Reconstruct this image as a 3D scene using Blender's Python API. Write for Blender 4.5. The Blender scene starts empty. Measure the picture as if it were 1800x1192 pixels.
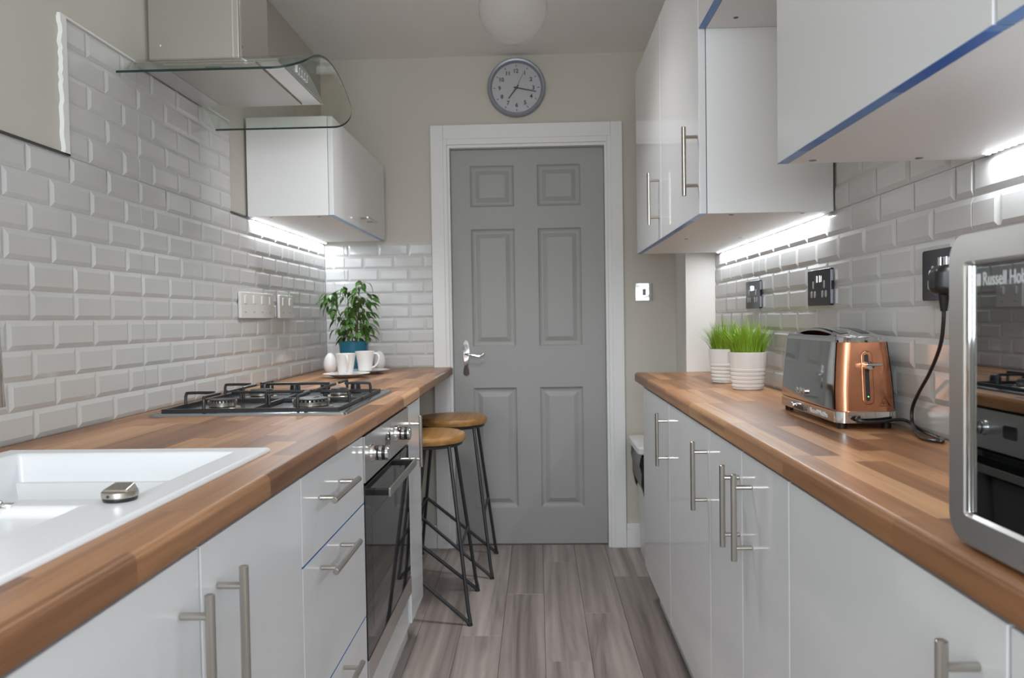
import bpy, bmesh, math, random
from mathutils import Vector, Matrix
random.seed(7)
S = bpy.context.scene
C = S.collection
# ------------------------------------------------------------------ camera
cam_d = bpy.data.cameras.new('camera'); cam = bpy.data.objects.new('camera', cam_d); C.objects.link(cam)
FOC = 1354.0                                   # focal length for an 1800 px wide frame
cam_d.sensor_width = 36.0; cam_d.lens = 36.0 * FOC / 1800.0
cam_d.clip_start = 0.02
fw = Vector((-0.033582, 0.999085, -0.026497)).normalized()
rt = Vector((0.999328, 0.033176, -0.015594)); rt = (rt - fw * rt.dot(fw)).normalized()
up = rt.cross(fw)
m = Matrix((rt, up, -fw)).transposed().to_4x4(); m.translation = (0, 0, 1.1467)
cam.matrix_world = m
S.camera = cam
cam_d.dof.use_dof = True; cam_d.dof.focus_distance = 1.75; cam_d.dof.aperture_fstop = 7.1
# ------------------------------------------------------------------ world, lights, exposure
W = bpy.data.worlds.new('world'); S.world = W; W.use_nodes = True
W.node_tree.nodes['Background'].inputs[0].default_value = (0.75, 0.85, 1.0, 1)
W.node_tree.nodes['Background'].inputs[1].default_value = 0.6
def area(name, loc, direction, sx, sy, power, col=(1, 1, 1), spread=180):
    l = bpy.data.lights.new(name, 'AREA'); l.shape = 'RECTANGLE'; l.size = sx; l.size_y = sy
    l.energy = power; l.color = col; l.spread = math.radians(spread)
    o = bpy.data.objects.new(name, l); C.objects.link(o)
    o.location = loc; o.rotation_euler = Vector(direction).to_track_quat('-Z', 'Y').to_euler()
    return o
area('window_daylight', (-0.1, -1.36, 1.6), (0, 1, -0.06), 1.45, 1.1, 50, (0.88, 0.95, 1.0))
vs = S.view_settings
vs.view_transform = 'Standard'; vs.look = 'None'; vs.gamma = 1.0; vs.use_curve_mapping = False
vs.exposure = 0.22
S.display_settings.display_device = 'sRGB'
S.cycles.use_denoising = True
S.cycles.max_bounces = 10; S.cycles.diffuse_bounces = 5; S.cycles.glossy_bounces = 5; S.cycles.transparent_max_bounces = 12
S.cycles.sample_clamp_indirect = 4.0
# ------------------------------------------------------------------ materials
def mat(name, col, rough=0.5, metal=0.0, spec=0.5, coat=0.0, emit=None, es=0.0):
    m = bpy.data.materials.new(name); m.use_nodes = True
    p = m.node_tree.nodes['Principled BSDF']
    p.inputs['Base Color'].default_value = (*col, 1); p.inputs['Roughness'].default_value = rough
    p.inputs['Metallic'].default_value = metal; p.inputs['Specular IOR Level'].default_value = spec
    p.inputs['Coat Weight'].default_value = coat
    if emit: p.inputs['Emission Color'].default_value = (*emit, 1); p.inputs['Emission Strength'].default_value = es
    return m
class NT:
    def __init__(s, m): s.t = m.node_tree; s.p = s.t.nodes['Principled BSDF']
    def n(s, ty, **k):
        x = s.t.nodes.new(ty)
        for a, b in k.items(): setattr(x, a, b)
        return x
    def l(s, a, b): s.t.links.new(a, b)
    def math(s, op, a, b=None):
        x = s.n('ShaderNodeMath', operation=op)
        for i, v in enumerate((a, b)):
            if v is None: continue
            if isinstance(v, (int, float)): x.inputs[i].default_value = v
            else: s.l(v, x.inputs[i])
        return x.outputs[0]
    def noise(s, vec, scale, detail=3, rough=0.55):
        x = s.n('ShaderNodeTexNoise'); x.inputs['Scale'].default_value = scale
        x.inputs['Detail'].default_value = detail; x.inputs['Roughness'].default_value = rough
        if vec is not None: s.l(vec, x.inputs['Vector'])
        return x.outputs[0]
    def mapping(s, scale, src='Object'):
        c = s.n('ShaderNodeTexCoord'); mp = s.n('ShaderNodeMapping'); mp.inputs['Scale'].default_value = scale
        s.l(c.outputs[src], mp.inputs['Vector']); return mp.outputs[0]
    def ramp(s, fac, stops, interp='LINEAR'):
        r = s.n('ShaderNodeValToRGB'); e = r.color_ramp; e.interpolation = interp
        while len(e.elements) < len(stops): e.elements.new(0.5)
        for q, (pos, c) in zip(e.elements, stops): q.position = pos; q.color = (*c, 1)
        s.l(fac, r.inputs[0]); return r.outputs[0]
    def mix(s, fac, a, b, blend='MIX'):
        x = s.n('ShaderNodeMix', data_type='RGBA', blend_type=blend)
        for i, v in ((0, fac), (6, a), (7, b)):
            if isinstance(v, (int, float)): x.inputs[i].default_value = v
            elif isinstance(v, tuple): x.inputs[i].default_value = (*v, 1)
            else: s.l(v, x.inputs[i])
        return x.outputs[2]
    def bump(s, h, strength, dist=0.001):
        b = s.n('ShaderNodeBump'); b.inputs['Strength'].default_value = strength; b.inputs['Distance'].default_value = dist
        s.l(h, b.inputs['Height']); s.l(b.outputs[0], s.p.inputs['Normal'])
M = {}
def paint(name, col, rough=0.85, var=0.04, scale=3.0):
    m = mat(name, col, rough, spec=0.25); t = NT(m)
    f = t.noise(t.mapping((1, 1, 1)), scale, 4)
    t.l(t.mix(f, tuple(c * (1 - var) for c in col), tuple(min(1, c * (1 + var)) for c in col)), t.p.inputs['Base Color'])
    t.bump(t.noise(t.mapping((1, 1, 1)), 220, 2), 0.12, 0.0006)
    return m
M['beige'] = paint('beige_wall_paint', (0.56, 0.53, 0.468))
M['grey_wall'] = paint('pale_grey_wall_paint', (0.53, 0.51, 0.455))
M['ceiling'] = paint('ceiling_paint', (0.86, 0.85, 0.83))
M['plaster'] = paint('white_plaster_paint', (0.72, 0.70, 0.66))
M['trimwhite'] = paint('white_gloss_trim', (0.74, 0.74, 0.735), 0.4)
M['gloss'] = mat('white_gloss_laminate', (0.70, 0.705, 0.72), 0.07, spec=0.55)
M['carcass'] = mat('white_matt_melamine', (0.76, 0.76, 0.76), 0.45)
M['plinth'] = mat('white_plinth', (0.72, 0.72, 0.73), 0.35)
M['tile'] = mat('white_glazed_tile', (0.55, 0.55, 0.545), 0.13, spec=0.5)
M['grout'] = mat('pale_grout', (0.62, 0.61, 0.59), 0.85)
M['door'] = paint('grey_door_paint', (0.335, 0.335, 0.325), 0.42, 0.03)
M['nickel'] = mat('brushed_nickel', (0.50, 0.47, 0.43), 0.28, 1.0)
M['chrome'] = mat('chrome', (0.80, 0.80, 0.81), 0.05, 1.0)
M['mirror'] = mat('polished_steel', (0.50, 0.50, 0.50), 0.05, 1.0)
M['black'] = mat('black_plastic', (0.012, 0.012, 0.013), 0.32)
M['iron'] = mat('black_enamel_iron', (0.016, 0.016, 0.017), 0.38)
M['rod'] = mat('black_powder_coat', (0.022, 0.023, 0.026), 0.42)
M['glassblack'] = mat('black_oven_glass', (0.012, 0.013, 0.014), 0.03, spec=0.75)
M['ceramic'] = mat('white_sink_composite', (0.76, 0.77, 0.79), 0.28)
M['porcelain'] = mat('white_porcelain', (0.80, 0.79, 0.77), 0.16)
M['potwhite'] = mat('white_pot_glaze', (0.76, 0.75, 0.735), 0.25)
M['teal'] = mat('teal_glaze', (0.012, 0.12, 0.19), 0.2)
M['soil'] = mat('dark_soil', (0.03, 0.02, 0.012), 0.95)
M['stem'] = mat('brown_stem', (0.07, 0.05, 0.025), 0.8)
M['plastic'] = mat('white_plastic', (0.72, 0.72, 0.71), 0.3)
M['slot'] = mat('pale_insert', (0.45, 0.45, 0.44), 0.4)
M['darkslot'] = mat('dark_slot', (0.02, 0.02, 0.02), 0.6)
M['blacknickel'] = mat('black_nickel', (0.09, 0.09, 0.10), 0.09, 1.0)
M['darktrim'] = mat('dark_metal_trim', (0.12, 0.12, 0.12), 0.35, 0.8)
M['film'] = mat('blue_protective_film', (0.07, 0.20, 0.50), 0.3)
M['filmdark'] = mat('dark_blue_printed_film', (0.002, 0.085, 0.38), 0.3)
M['led'] = mat('led_diode', (1, 1, 1), 0.4, emit=(0.92, 0.96, 1.0), es=30)
M['ledtape'] = mat('led_tape', (0.55, 0.52, 0.40), 0.5, emit=(0.92, 0.96, 1.0), es=3)
M['clockring'] = mat('grey_blue_clock_rim', (0.28, 0.30, 0.34), 0.35, 0.3)
M['clockface'] = mat('clock_face', (0.56, 0.56, 0.58), 0.6)
M['ink'] = mat('dark_print', (0.06, 0.06, 0.065), 0.6)
M['letter'] = mat('pale_lettering', (0.62, 0.63, 0.64), 0.3)
M['bag'] = mat('black_bin_bag', (0.012, 0.012, 0.014), 0.28)
M['opal'] = mat('opal_lamp_glass', (0.60, 0.60, 0.60), 0.35, emit=(1, 1, 1), es=0.05)
M['greenled'] = mat('green_indicator', (0.1, 0.8, 0.1), 0.4, emit=(0.2, 1, 0.2), es=2)
def steel(name, col, rough, axis):
    m = mat(name, col, rough, 1.0); t = NT(m)
    sc = [6, 6, 6]; sc[axis] = 6; sc = [420 if i != axis else 4 for i in range(3)]
    f = t.noise(t.mapping(tuple(sc)), 1.0, 2)
    t.l(t.math('ADD', t.math('MULTIPLY', f, 0.07), rough - 0.035), t.p.inputs['Roughness'])
    return m
M['steel'] = steel('brushed_stainless_steel', (0.68, 0.67, 0.655), 0.30, 1)
M['steelv'] = mat('brushed_stainless_chimney', (0.74, 0.72, 0.69), 0.24, 1.0)
M['hobsteel'] = mat('hob_steel', (0.36, 0.37, 0.39), 0.22, 1.0)
M['copper'] = steel('copper_metal', (0.62, 0.27, 0.15), 0.26, 2)
def wood_staves():
    m = mat('walnut_block_laminate', (0.3, 0.16, 0.08), 0.34, spec=0.35); t = NT(m)
    c = t.n('ShaderNodeTexCoord'); sp = t.n('ShaderNodeSeparateXYZ'); t.l(c.outputs['Object'], sp.inputs[0])
    x, y, z = sp.outputs
    row = t.math('FLOOR', t.math('DIVIDE', t.math('ADD', x, 5.013), 0.047))
    wr = t.n('ShaderNodeTexWhiteNoise', noise_dimensions='1D'); t.l(row, wr.inputs['W'])
    cell = t.math('FLOOR', t.math('DIVIDE', t.math('ADD', y, t.math('MULTIPLY', wr.outputs[0], 3.0)), 0.40))
    cb = t.n('ShaderNodeCombineXYZ'); t.l(row, cb.inputs[0]); t.l(cell, cb.inputs[1])
    wn = t.n('ShaderNodeTexWhiteNoise', noise_dimensions='2D'); t.l(cb.outputs[0], wn.inputs['Vector'])
    base = t.ramp(wn.outputs[0], [(0.0, (0.16, 0.072, 0.033)), (0.3, (0.25, 0.115, 0.050)), (0.6, (0.33, 0.158, 0.070)), (0.85, (0.40, 0.205, 0.095)), (1.0, (0.48, 0.27, 0.135))])
    off = t.n('ShaderNodeVectorMath', operation='ADD'); t.l(t.mapping((44, 2.0, 44)), off.inputs[0])
    sc = t.n('ShaderNodeVectorMath', operation='SCALE'); t.l(wn.outputs[1], sc.inputs[0]); sc.inputs['Scale'].default_value = 40
    t.l(sc.outputs[0], off.inputs[1])
    g = t.noise(off.outputs[0], 1.0, 5, 0.62)
    g2 = t.ramp(g, [(0.28, (0.52, 0.47, 0.45)), (0.5, (1, 1, 1)), (0.72, (1.2, 1.2, 1.16))])
    t.l(t.mix(0.85, base, g2, 'MULTIPLY'), t.p.inputs['Base Color'])
    return m
M['wood'] = wood_staves()
def plank_mat():
    m = mat('grey_oak_vinyl_plank', (0.2, 0.17, 0.155), 0.42, spec=0.4); t = NT(m)
    oi = t.n('ShaderNodeObjectInfo')
    base = t.ramp(oi.outputs['Random'], [(0, (0.21, 0.175, 0.160)), (0.5, (0.275, 0.235, 0.216)), (1, (0.335, 0.292, 0.272))])
    mp = t.mapping((17, 1.1, 17))
    off = t.n('ShaderNodeVectorMath', operation='ADD'); t.l(mp, off.inputs[0])
    cb = t.n('ShaderNodeCombineXYZ'); t.l(t.math('MULTIPLY', oi.outputs['Random'], 97.0), cb.inputs[0]); t.l(t.math('MULTIPLY', oi.outputs['Random'], 41.0), cb.inputs[1])
    t.l(cb.outputs[0], off.inputs[1])
    w = t.n('ShaderNodeTexWave', wave_type='BANDS', bands_direction='X'); w.inputs['Scale'].default_value = 0.5
    w.inputs['Distortion'].default_value = 9; w.inputs['Detail'].default_value = 4; w.inputs['Detail Scale'].default_value = 0.7
    t.l(off.outputs[0], w.inputs['Vector'])
    _n = t.n('ShaderNodeTexNoise'); _n.inputs['Scale'].default_value = 0.55; _n.inputs['Detail'].default_value = 7; _n.inputs['Roughness'].default_value = 0.62; _n.inputs['Distortion'].default_value = 1.4
    t.l(off.outputs[0], _n.inputs['Vector']); g = _n.outputs[0]
    g2 = t.ramp(g, [(0.30, (0.45, 0.43, 0.42)), (0.47, (0.93, 0.93, 0.93)), (0.70, (1.35, 1.35, 1.35))])
    g3 = t.ramp(w.outputs[1], [(0, (0.90, 0.89, 0.885)), (0.5, (1.0, 1.0, 1.0)), (1, (1.05, 1.05, 1.05))])
    t.l(t.mix(0.9, t.mix(0.9, base, g2, 'MULTIPLY'), g3, 'MULTIPLY'), t.p.inputs['Base Color'])
    t.bump(g, 0.15, 0.0008)
    return m
M['plank'] = plank_mat()
def seat_wood():
    m = mat('honey_oak_seat', (0.4, 0.2, 0.06), 0.38); t = NT(m)
    g = t.noise(t.mapping((40, 4, 40)), 1.0, 4)
    t.l(t.ramp(g, [(0.3, (0.27, 0.125, 0.035)), (0.6, (0.41, 0.215, 0.07)), (0.8, (0.48, 0.27, 0.10))]), t.p.inputs['Base Color'])
    return m
M['seat'] = seat_wood()
def leafy(name, a, b):
    m = mat(name, a, 0.45); t = NT(m); oi = t.n('ShaderNodeObjectInfo')
    f = t.noise(t.mapping((1, 1, 1)), 45, 2)
    t.l(t.mix(f, t.mix(oi.outputs['Random'], a, b), b), t.p.inputs['Base Color'])
    t.p.inputs['Subsurface Weight'].default_value = 0.0
    return m
M['leaf'] = leafy('ficus_leaf', (0.012, 0.055, 0.010), (0.07, 0.17, 0.022))
M['grass'] = leafy('grass_blade', (0.06, 0.17, 0.012), (0.26, 0.42, 0.03))
def thin_glass(name, tint, f0=1.5, rough=0.0):
    m = bpy.data.materials.new(name); m.use_nodes = True; t = m.node_tree; t.nodes.clear()
    o = t.nodes.new('ShaderNodeOutputMaterial'); mx = t.nodes.new('ShaderNodeMixShader'); fr = t.nodes.new('ShaderNodeFresnel')
    tr = t.nodes.new('ShaderNodeBsdfTransparent'); gl = t.nodes.new('ShaderNodeBsdfGlossy')
    ge = t.nodes.new('ShaderNodeNewGeometry'); mr = t.nodes.new('ShaderNodeMapRange'); mr.inputs[3].default_value = f0; mr.inputs[4].default_value = 1.0 / f0
    t.links.new(ge.outputs['Backfacing'], mr.inputs[0]); t.links.new(mr.outputs[0], fr.inputs['IOR'])
    tr.inputs[0].default_value = (*tint, 1); gl.inputs['Roughness'].default_value = rough
    t.links.new(fr.outputs[0], mx.inputs[0]); t.links.new(tr.outputs[0], mx.inputs[1]); t.links.new(gl.outputs[0], mx.inputs[2])
    t.links.new(mx.outputs[0], o.inputs[0]); return m
M['hoodglass'] = thin_glass('clear_green_tinted_glass', (0.91, 0.945, 0.925), 1.45)
M['glass'] = thin_glass('clear_glass', (0.97, 0.97, 0.97), 1.35)
M['glassedge'] = mat('dark_green_glass_edge', (0.01, 0.03, 0.027), 0.12)
# ------------------------------------------------------------------ mesh helpers
class B:
    def __init__(s): s.bm = bmesh.new()
    def box(s, x0, x1, y0, y1, z0, z1, bev=0.0, seg=2):
        b = bmesh.new()
        r = bmesh.ops.create_cube(b, size=1.0)
        for v in r['verts']:
            v.co = Vector(((x0 + x1) / 2 + v.co.x * (x1 - x0), (y0 + y1) / 2 + v.co.y * (y1 - y0), (z0 + z1) / 2 + v.co.z * (z1 - z0)))
        if bev: bmesh.ops.bevel(b, geom=list(b.edges), offset=bev, segments=seg, profile=0.5, affect='EDGES')
        s._merge(b); return s
    def _merge(s, b):
        me = bpy.data.meshes.new('t'); b.to_mesh(me); b.free(); s.bm.from_mesh(me); bpy.data.meshes.remove(me)
    def loft(s, rings, cap=True, closed=True):
        vr = [[s.bm.verts.new(p) for p in r] for r in rings]
        n = len(vr[0])
        for a, b in zip(vr, vr[1:]):
            for i in range(n if closed else n - 1):
                j = (i + 1) % n
                s.bm.faces.new((a[i], a[j], b[j], b[i]))
        if cap:
            s.bm.faces.new(list(reversed(vr[0]))); s.bm.faces.new(vr[-1])
        return s
    def lathe(s, prof, c=(0, 0, 0), n=32, cap=True, axis='z'):
        rings = []
        for r, h in prof:
            ring = []
            for i in range(n):
                a = 2 * math.pi * i / n; u, v = max(r, 1e-5) * math.cos(a), max(r, 1e-5) * math.sin(a)
                p = {'z': (u, v, h), 'x': (h, u, v), 'y': (v, h, u)}[axis]
                ring.append((c[0] + p[0], c[1] + p[1], c[2] + p[2]))
            rings.append(ring)
        return s.loft(rings, cap)
    def tube(s, pts, r, n=10, closed=False, cap=True):
        pts = [Vector(p) for p in pts]; rings = []; N = len(pts)
        prev = None
        for i, p in enumerate(pts):
            a = pts[(i - 1) % N] if (closed or i > 0) else p; b = pts[(i + 1) % N] if (closed or i < N - 1) else p
            d = (b - a).normalized()
            if prev is None:
                q = d.orthogonal().normalized()
            else:
                q = (prev - d * prev.dot(d)).normalized()
            prev = q; w = d.cross(q)
            rr = r[i] if isinstance(r, (list, tuple)) else r
            rings.append([p + (q * math.cos(2 * math.pi * k / n) + w * math.sin(2 * math.pi * k / n)) * rr for k in range(n)])
        if closed:
            rings.append(rings[0]); s.loft(rings, False); bmesh.ops.remove_doubles(s.bm, verts=list(s.bm.verts), dist=1e-6)
        else: s.loft(rings, cap)
        return s
    def prism(s, poly, axis, a, b):
        f = {'x': lambda p, t: (t, p[0], p[1]), 'y': lambda p, t: (p[0], t, p[1]), 'z': lambda p, t: (p[0], p[1], t)}[axis]
        return s.loft([[f(p, a) for p in poly], [f(p, b) for p in poly]])
    def quad(s, *ps):
        s.bm.faces.new([s.bm.verts.new(p) for p in ps]); return s
def smoothpath(pts, sub=6):
    pts = [Vector(p) for p in pts]; out = []
    for i in range(len(pts) - 1):
        p0 = pts[max(i - 1, 0)]; p1 = pts[i]; p2 = pts[i + 1]; p3 = pts[min(i + 2, len(pts) - 1)]
        for k in range(sub):
            t = k / sub
            out.append(0.5 * ((2 * p1) + (p2 - p0) * t + (2 * p0 - 5 * p1 + 4 * p2 - p3) * t * t + (3 * p1 - p0 - 3 * p2 + p3) * t ** 3))
    out.append(pts[-1]); return out
def roundrect(x0, x1, y0, y1, r, n=6):
    out = []
    for cx, cy, a0 in ((x1 - r, y1 - r, 0), (x0 + r, y1 - r, 90), (x0 + r, y0 + r, 180), (x1 - r, y0 + r, 270)):
        for k in range(n + 1):
            a = math.radians(a0 + 90 * k / n); out.append((cx + r * math.cos(a), cy + r * math.sin(a)))
    return out
def wloc(o):
    v = Vector((0, 0, 0))
    while o: v += o.location; o = o.parent
    return v
def finish(bm, origin, material, angle=35):
    bmesh.ops.recalc_face_normals(bm, faces=list(bm.faces))
    if origin.length: bmesh.ops.translate(bm, verts=list(bm.verts), vec=-origin)
    me = bpy.data.meshes.new('mesh'); bm.to_mesh(me); bm.free()
    me.materials.append(M[material] if isinstance(material, str) else material)
    for p in me.polygons: p.use_smooth = True
    me.set_sharp_from_angle(angle=math.radians(angle))
    return me
def obj(name, b, material, parent=None, base=None, angle=35, bevel=0):
    """one mesh object; the shape is given in world metres"""
    org = wloc(parent) if parent else Vector(base or (0, 0, 0))
    me = finish(b.bm, org, material, angle); me.name = name
    o = bpy.data.objects.new(name, me); C.objects.link(o)
    if parent: o.parent = parent
    else: o.location = org
    if bevel:
        md = o.modifiers.new('bevel', 'BEVEL'); md.width = bevel; md.segments = 3; md.limit_method = 'ANGLE'; md.angle_limit = math.radians(40)
    if angle <= 35 and len(me.polygons) < 3000:
        md = o.modifiers.new('weighted', 'WEIGHTED_NORMAL'); md.keep_sharp = True; md.weight = 80
    return o
def tag(o, label, cat, group=None):
    o['label'] = label; o['category'] = cat
    if group: o['group'] = group
    return o
def thing(name, label, cat, loc, group=None):
    o = bpy.data.objects.new(name, None); C.objects.link(o); o.location = loc; o.empty_display_size = 0.05
    return tag(o, label, cat, group)
def struct(o, label=None):
    o['kind'] = 'structure'
    if label: o['label'] = label
    return o
def copy_tree(o, parent=None):
    c = o.copy(); C.objects.link(c); c.parent = parent
    for ch in o.children: copy_tree(ch, c)
    return c
def text_mesh(s, size, extrude=0.0004, bold=0.0):
    cu = bpy.data.curves.new('txt', 'FONT'); cu.body = s; cu.size = size; cu.extrude = extrude; cu.align_x = 'LEFT'
    cu.resolution_u = 3; cu.offset = bold
    o = bpy.data.objects.new('txt', cu); C.objects.link(o); bpy.context.view_layer.update()
    me = bpy.data.meshes.new_from_object(o.evaluated_get(bpy.context.evaluated_depsgraph_get()))
    bpy.data.objects.remove(o); bpy.data.curves.remove(cu)
    return me
def text_obj(name, s, size, material, origin, ux, uy, parent, extrude=0.0004, center=False, xscale=1.0):
    me = text_mesh(s, size, extrude, size * 0.03 if center else 0.0); me.materials.clear(); me.materials.append(M[material])
    ux = Vector(ux).normalized(); uy = Vector(uy).normalized(); uz = ux.cross(uy)
    org = Vector(origin) - wloc(parent)
    if center:
        xs = [v.co.x for v in me.vertices]; ys = [v.co.y for v in me.vertices]
        dx, dy = (min(xs) + max(xs)) / 2, (min(ys) + max(ys)) / 2
    else: dx = dy = 0
    for v in me.vertices:
        c = v.co; v.co = org + ux * (c.x - dx) * xscale + uy * (c.y - dy) + uz * c.z
    o = bpy.data.objects.new(name, me); C.objects.link(o); o.parent = parent
    return o
# ------------------------------------------------------------------ key dimensions (metres)
WT = 0.91; WB = 0.872                 # worktop top and underside
XLT, XRT = -1.054, 0.7485             # faces of the wall tiles
XLP, XRP = -1.062, 0.7565             # plaster faces
YB, YF, ZC = 3.83, -1.40, 2.443       # back wall, wall behind the camera, ceiling
XLF, XRF = -0.420, 0.408              # worktop front edges
XLD, XRD = -0.425, 0.413              # cabinet door fronts
# ------------------------------------------------------------------ room shell
fl = struct(obj('floor', B().box(-1.2, 0.95, -1.5, 4.0, -0.06, -0.004), mat('dark_subfloor', (0.035, 0.03, 0.028), 0.9), base=(0, 0, -0.06)))
pm = {}
col_w = 0.155
for i in range(13):
    x0 = -1.075 + i * col_w
    off = (0.37 * i * 1.7) % 1.05
    y = -1.45 - off
    while y < 3.9:
        y0, y1 = max(y, -1.45), min(y + 1.05, 3.93); y += 1.05
        if y1 - y0 < 0.05: continue
        key = round(y1 - y0, 3)
        if key not in pm:
            pm[key] = finish(B().box(0.0006, col_w - 0.0006, 0.0006, key - 0.0006, -0.006, 0, 0.0008, 1).bm, Vector((0, 0, 0)), 'plank')
        o = bpy.data.objects.new('plank', pm[key]); C.objects.link(o); o.parent = fl; o.location = (x0, y0, 0.06)
struct(obj('ceiling', B().box(-1.2, 0.95, -1.5, 4.0, ZC, ZC + 0.08), 'ceiling', base=(0, 0, ZC)))
wl = struct(obj('wall_left', B().box(XLP - 0.1, XLP, -1.5, 4.0, 0, ZC), 'grey_wall', base=(XLP, 0, 0)))
wr = struct(obj('wall_right', B().box(XRP, XRP + 0.1, -1.5, 4.0, 0, ZC), 'plaster', base=(XRP, 0, 0)))
b = B()
b.box(XLP - 0.05, -0.452, YB, YB + 0.12, 0, ZC); b.box(0.366, XRP + 0.05, YB, YB + 0.12, 0, ZC); b.box(-0.452, 0.366, YB, YB + 0.12, 2.012, ZC)
wb = struct(obj('wall_back', b, 'beige', base=(0, YB, 0)))
# boxed-in column in the far right corner
b = B(); b.prism([(0.627, 3.279), (XRP, 3.279), (XRP, YB), (0.682, YB)], 'z', 0, ZC)
struct(obj('wall_column', b, 'plaster', base=(0.69, 3.5, 0)))
b = B()
b.box(XLP - 0.05, -0.82, YF - 0.1, YF, 0, ZC); b.box(0.62, XRP + 0.05, YF - 0.1, YF, 0, ZC)
b.box(-0.82, 0.62, YF - 0.1, YF, 0, 1.02); b.box(-0.82, 0.62, YF - 0.1, YF, 2.18, ZC)
struct(obj('wall_front', b, 'beige', base=(0, YF, 0)))
wn = bpy.data.objects.new('window_1', None); C.objects.link(wn); wn.location = (-0.1, YF - 0.05, 1.02); struct(wn)
b = B()
for x in (-0.82, -0.13, 0.56): b.box(x, x + 0.06, YF - 0.07, YF - 0.02, 1.02, 2.18)
for z in (1.02, 2.12): b.box(-0.82, 0.62, YF - 0.07, YF - 0.02, z, z + 0.06)
obj('window_frame', b, 'trimwhite', wn)
for x0, x1 in ((-0.76, -0.13), (-0.07, 0.56)): obj('window_pane', B().box(x0, x1, YF - 0.05, YF - 0.046, 1.08, 2.12), 'glass', wn)
# baseboards
struct(obj('baseboard_left', B().box(-1.05, -0.519, YB - 0.016, YB, 0, 0.118, 0.003), 'trimwhite', base=(-0.78, YB, 0)))
struct(obj('baseboard_right', B().box(0.4275, 0.676, YB - 0.016, YB, 0, 0.09, 0.002).box(0.4275, 0.676, YB - 0.011, YB, 0.09, 0.118, 0.003), 'trimwhite', base=(0.55, YB, 0)))
# ------------------------------------------------------------------ wall tiles, every tile its own piece
PH, PW = 0.062, 0.152
ROWS = [0, 1, 0, 1, 0, 0, 1, 0, 1, 0, 1, 0, 1, 0, 1, 0]
tile_cache = {}
def tile_mesh(L, Hh, cl, cr):
    k = (round(L, 3), round(Hh, 3), cl, cr)
    if k in tile_cache: return tile_cache[k]
    g = 0.0009; bw = 0.0105
    bl = 0.0008 if cl else bw; br = 0.0008 if cr else bw
    bl, br = min(bl, L * 0.3), min(br, L * 0.3)
    bb = B(); r0 = [(g, g), (L - g, g), (L - g, Hh - g), (g, Hh - g)]
    r1 = [(g + bl, g + bw), (L - g - br, g + bw), (L - g - br, Hh - g - bw), (g + bl, Hh - g - bw)]
    bb.loft([[(u, v, 0) for u, v in r0], [(u, v, 0.0035) for u, v in r0], [(u, v, 0.0070) for u, v in r1]])
    tile_cache[k] = finish(bb.bm, Vector((0, 0, 0)), 'tile', 2)
    return tile_cache[k]
def lay(parent, mtx, u0, u1, v0, rows, seams, pw=PW, phase=0.0):
    """rows of running bond between u0 and u1; every seam is a straight joint through all rows"""
    seams = sorted(seams)
    for r in rows:
        zone = [u0] + [s for s in seams if u0 < s < u1] + [u1]
        for a, c in zip(zone, zone[1:]):
            s = min(seams, key=lambda q: min(abs(q - a), abs(q - c))) + phase
            sh = pw / 2 if ROWS[r] else 0
            k = math.floor((a - s) / pw) - 1; pts = [a]
            while True:
                q = s + sh + k * pw; k += 1
                if q >= c - 0.012: break
                if q > a + 0.012: pts.append(q)
            pts.append(c)
            for p, q in zip(pts, pts[1:]):
                full = abs(q - p - pw) < 0.004
                me = tile_mesh(q - p, PH, (not full) and p == a, (not full) and q == c)
                o = bpy.data.objects.new('tile', me); C.objects.link(o); o.parent = parent
                M4 = mtx @ Matrix.Translation((p, v0 + r * PH, 0))
                rx = random.gauss(0, 0.0028); ry = random.gauss(0, 0.0022)
                M4 = M4 @ Matrix.Rotation(rx, 4, 'X') @ Matrix.Rotation(ry, 4, 'Y')
                o.matrix_local = Matrix.Translation(-wloc(parent)) @ M4
def frame(u, v, w, o): return Matrix(((u[0], v[0], w[0], o[0]), (u[1], v[1], w[1], o[1]), (u[2], v[2], w[2], o[2]), (0, 0, 0, 1)))
FL = frame((0, 1, 0), (0, 0, 1), (1, 0, 0), (XLP, 0, 0))
FR = frame((0, -1, 0), (0, 0, 1), (-1, 0, 0), (XRP, 0, 0))
FB = frame((1, 0, 0), (0, 0, 1), (0, -1, 0), (0, YB, 0))
lay(wl, FL, 0.9, YB - 0.008, WT, range(10), [2.032, 3.248])
lay(wl, FL, 1.722, 2.645, WT, range(10, 15), [2.032])
lay(wr, FR, -3.277, -0.75, WT, range(8), [-1.357, -2.63])
lay(wr, FR, -1.966, -1.30, WT, range(8, 12), [-1.357])
lay(wb, FB, XLT, -0.519, WT, range(10), [-1.0 + 0.04], phase=0.02)
obj('grout', B().box(XLP, XLP + 0.0028, 0.9, YB, WT, WT + 10 * PH).box(XLP, XLP + 0.0028, 1.722, 2.645, 1.5, WT + 15 * PH), 'grout', wl)
obj('grout', B().box(XRP - 0.0028, XRP, 0.75, 3.278, WT, WT + 8 * PH).box(XRP - 0.0028, XRP, 1.30, 1.966, 1.35, WT + 12 * PH), 'grout', wr)
obj('grout', B().box(XLP, -0.519, YB - 0.0028, YB, WT, WT + 10 * PH), 'grout', wb)
b = B(); n = 26; pts = []
for i in range(n + 1): pts.append((1.7215, 1.531 + 0.309 * i / n))
for i in range(n, -1, -1): pts.append((1.702 + random.uniform(-0.0035, 0.0035), 1.531 + 0.309 * i / n))
b.prism(pts, 'x', XLP, XLP + 0.010)
struct(obj('trim_1', b, 'trimwhite', base=(XLP, 1.71, 1.531)), 'rough white filler strip down the left edge of the raised tiling')
struct(obj('trim_2', B().box(XLP, XLT + 0.002, 0.9, 1.722, 1.530, 1.534), 'darktrim', base=(XLP, 1.3, 1.53)))
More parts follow.
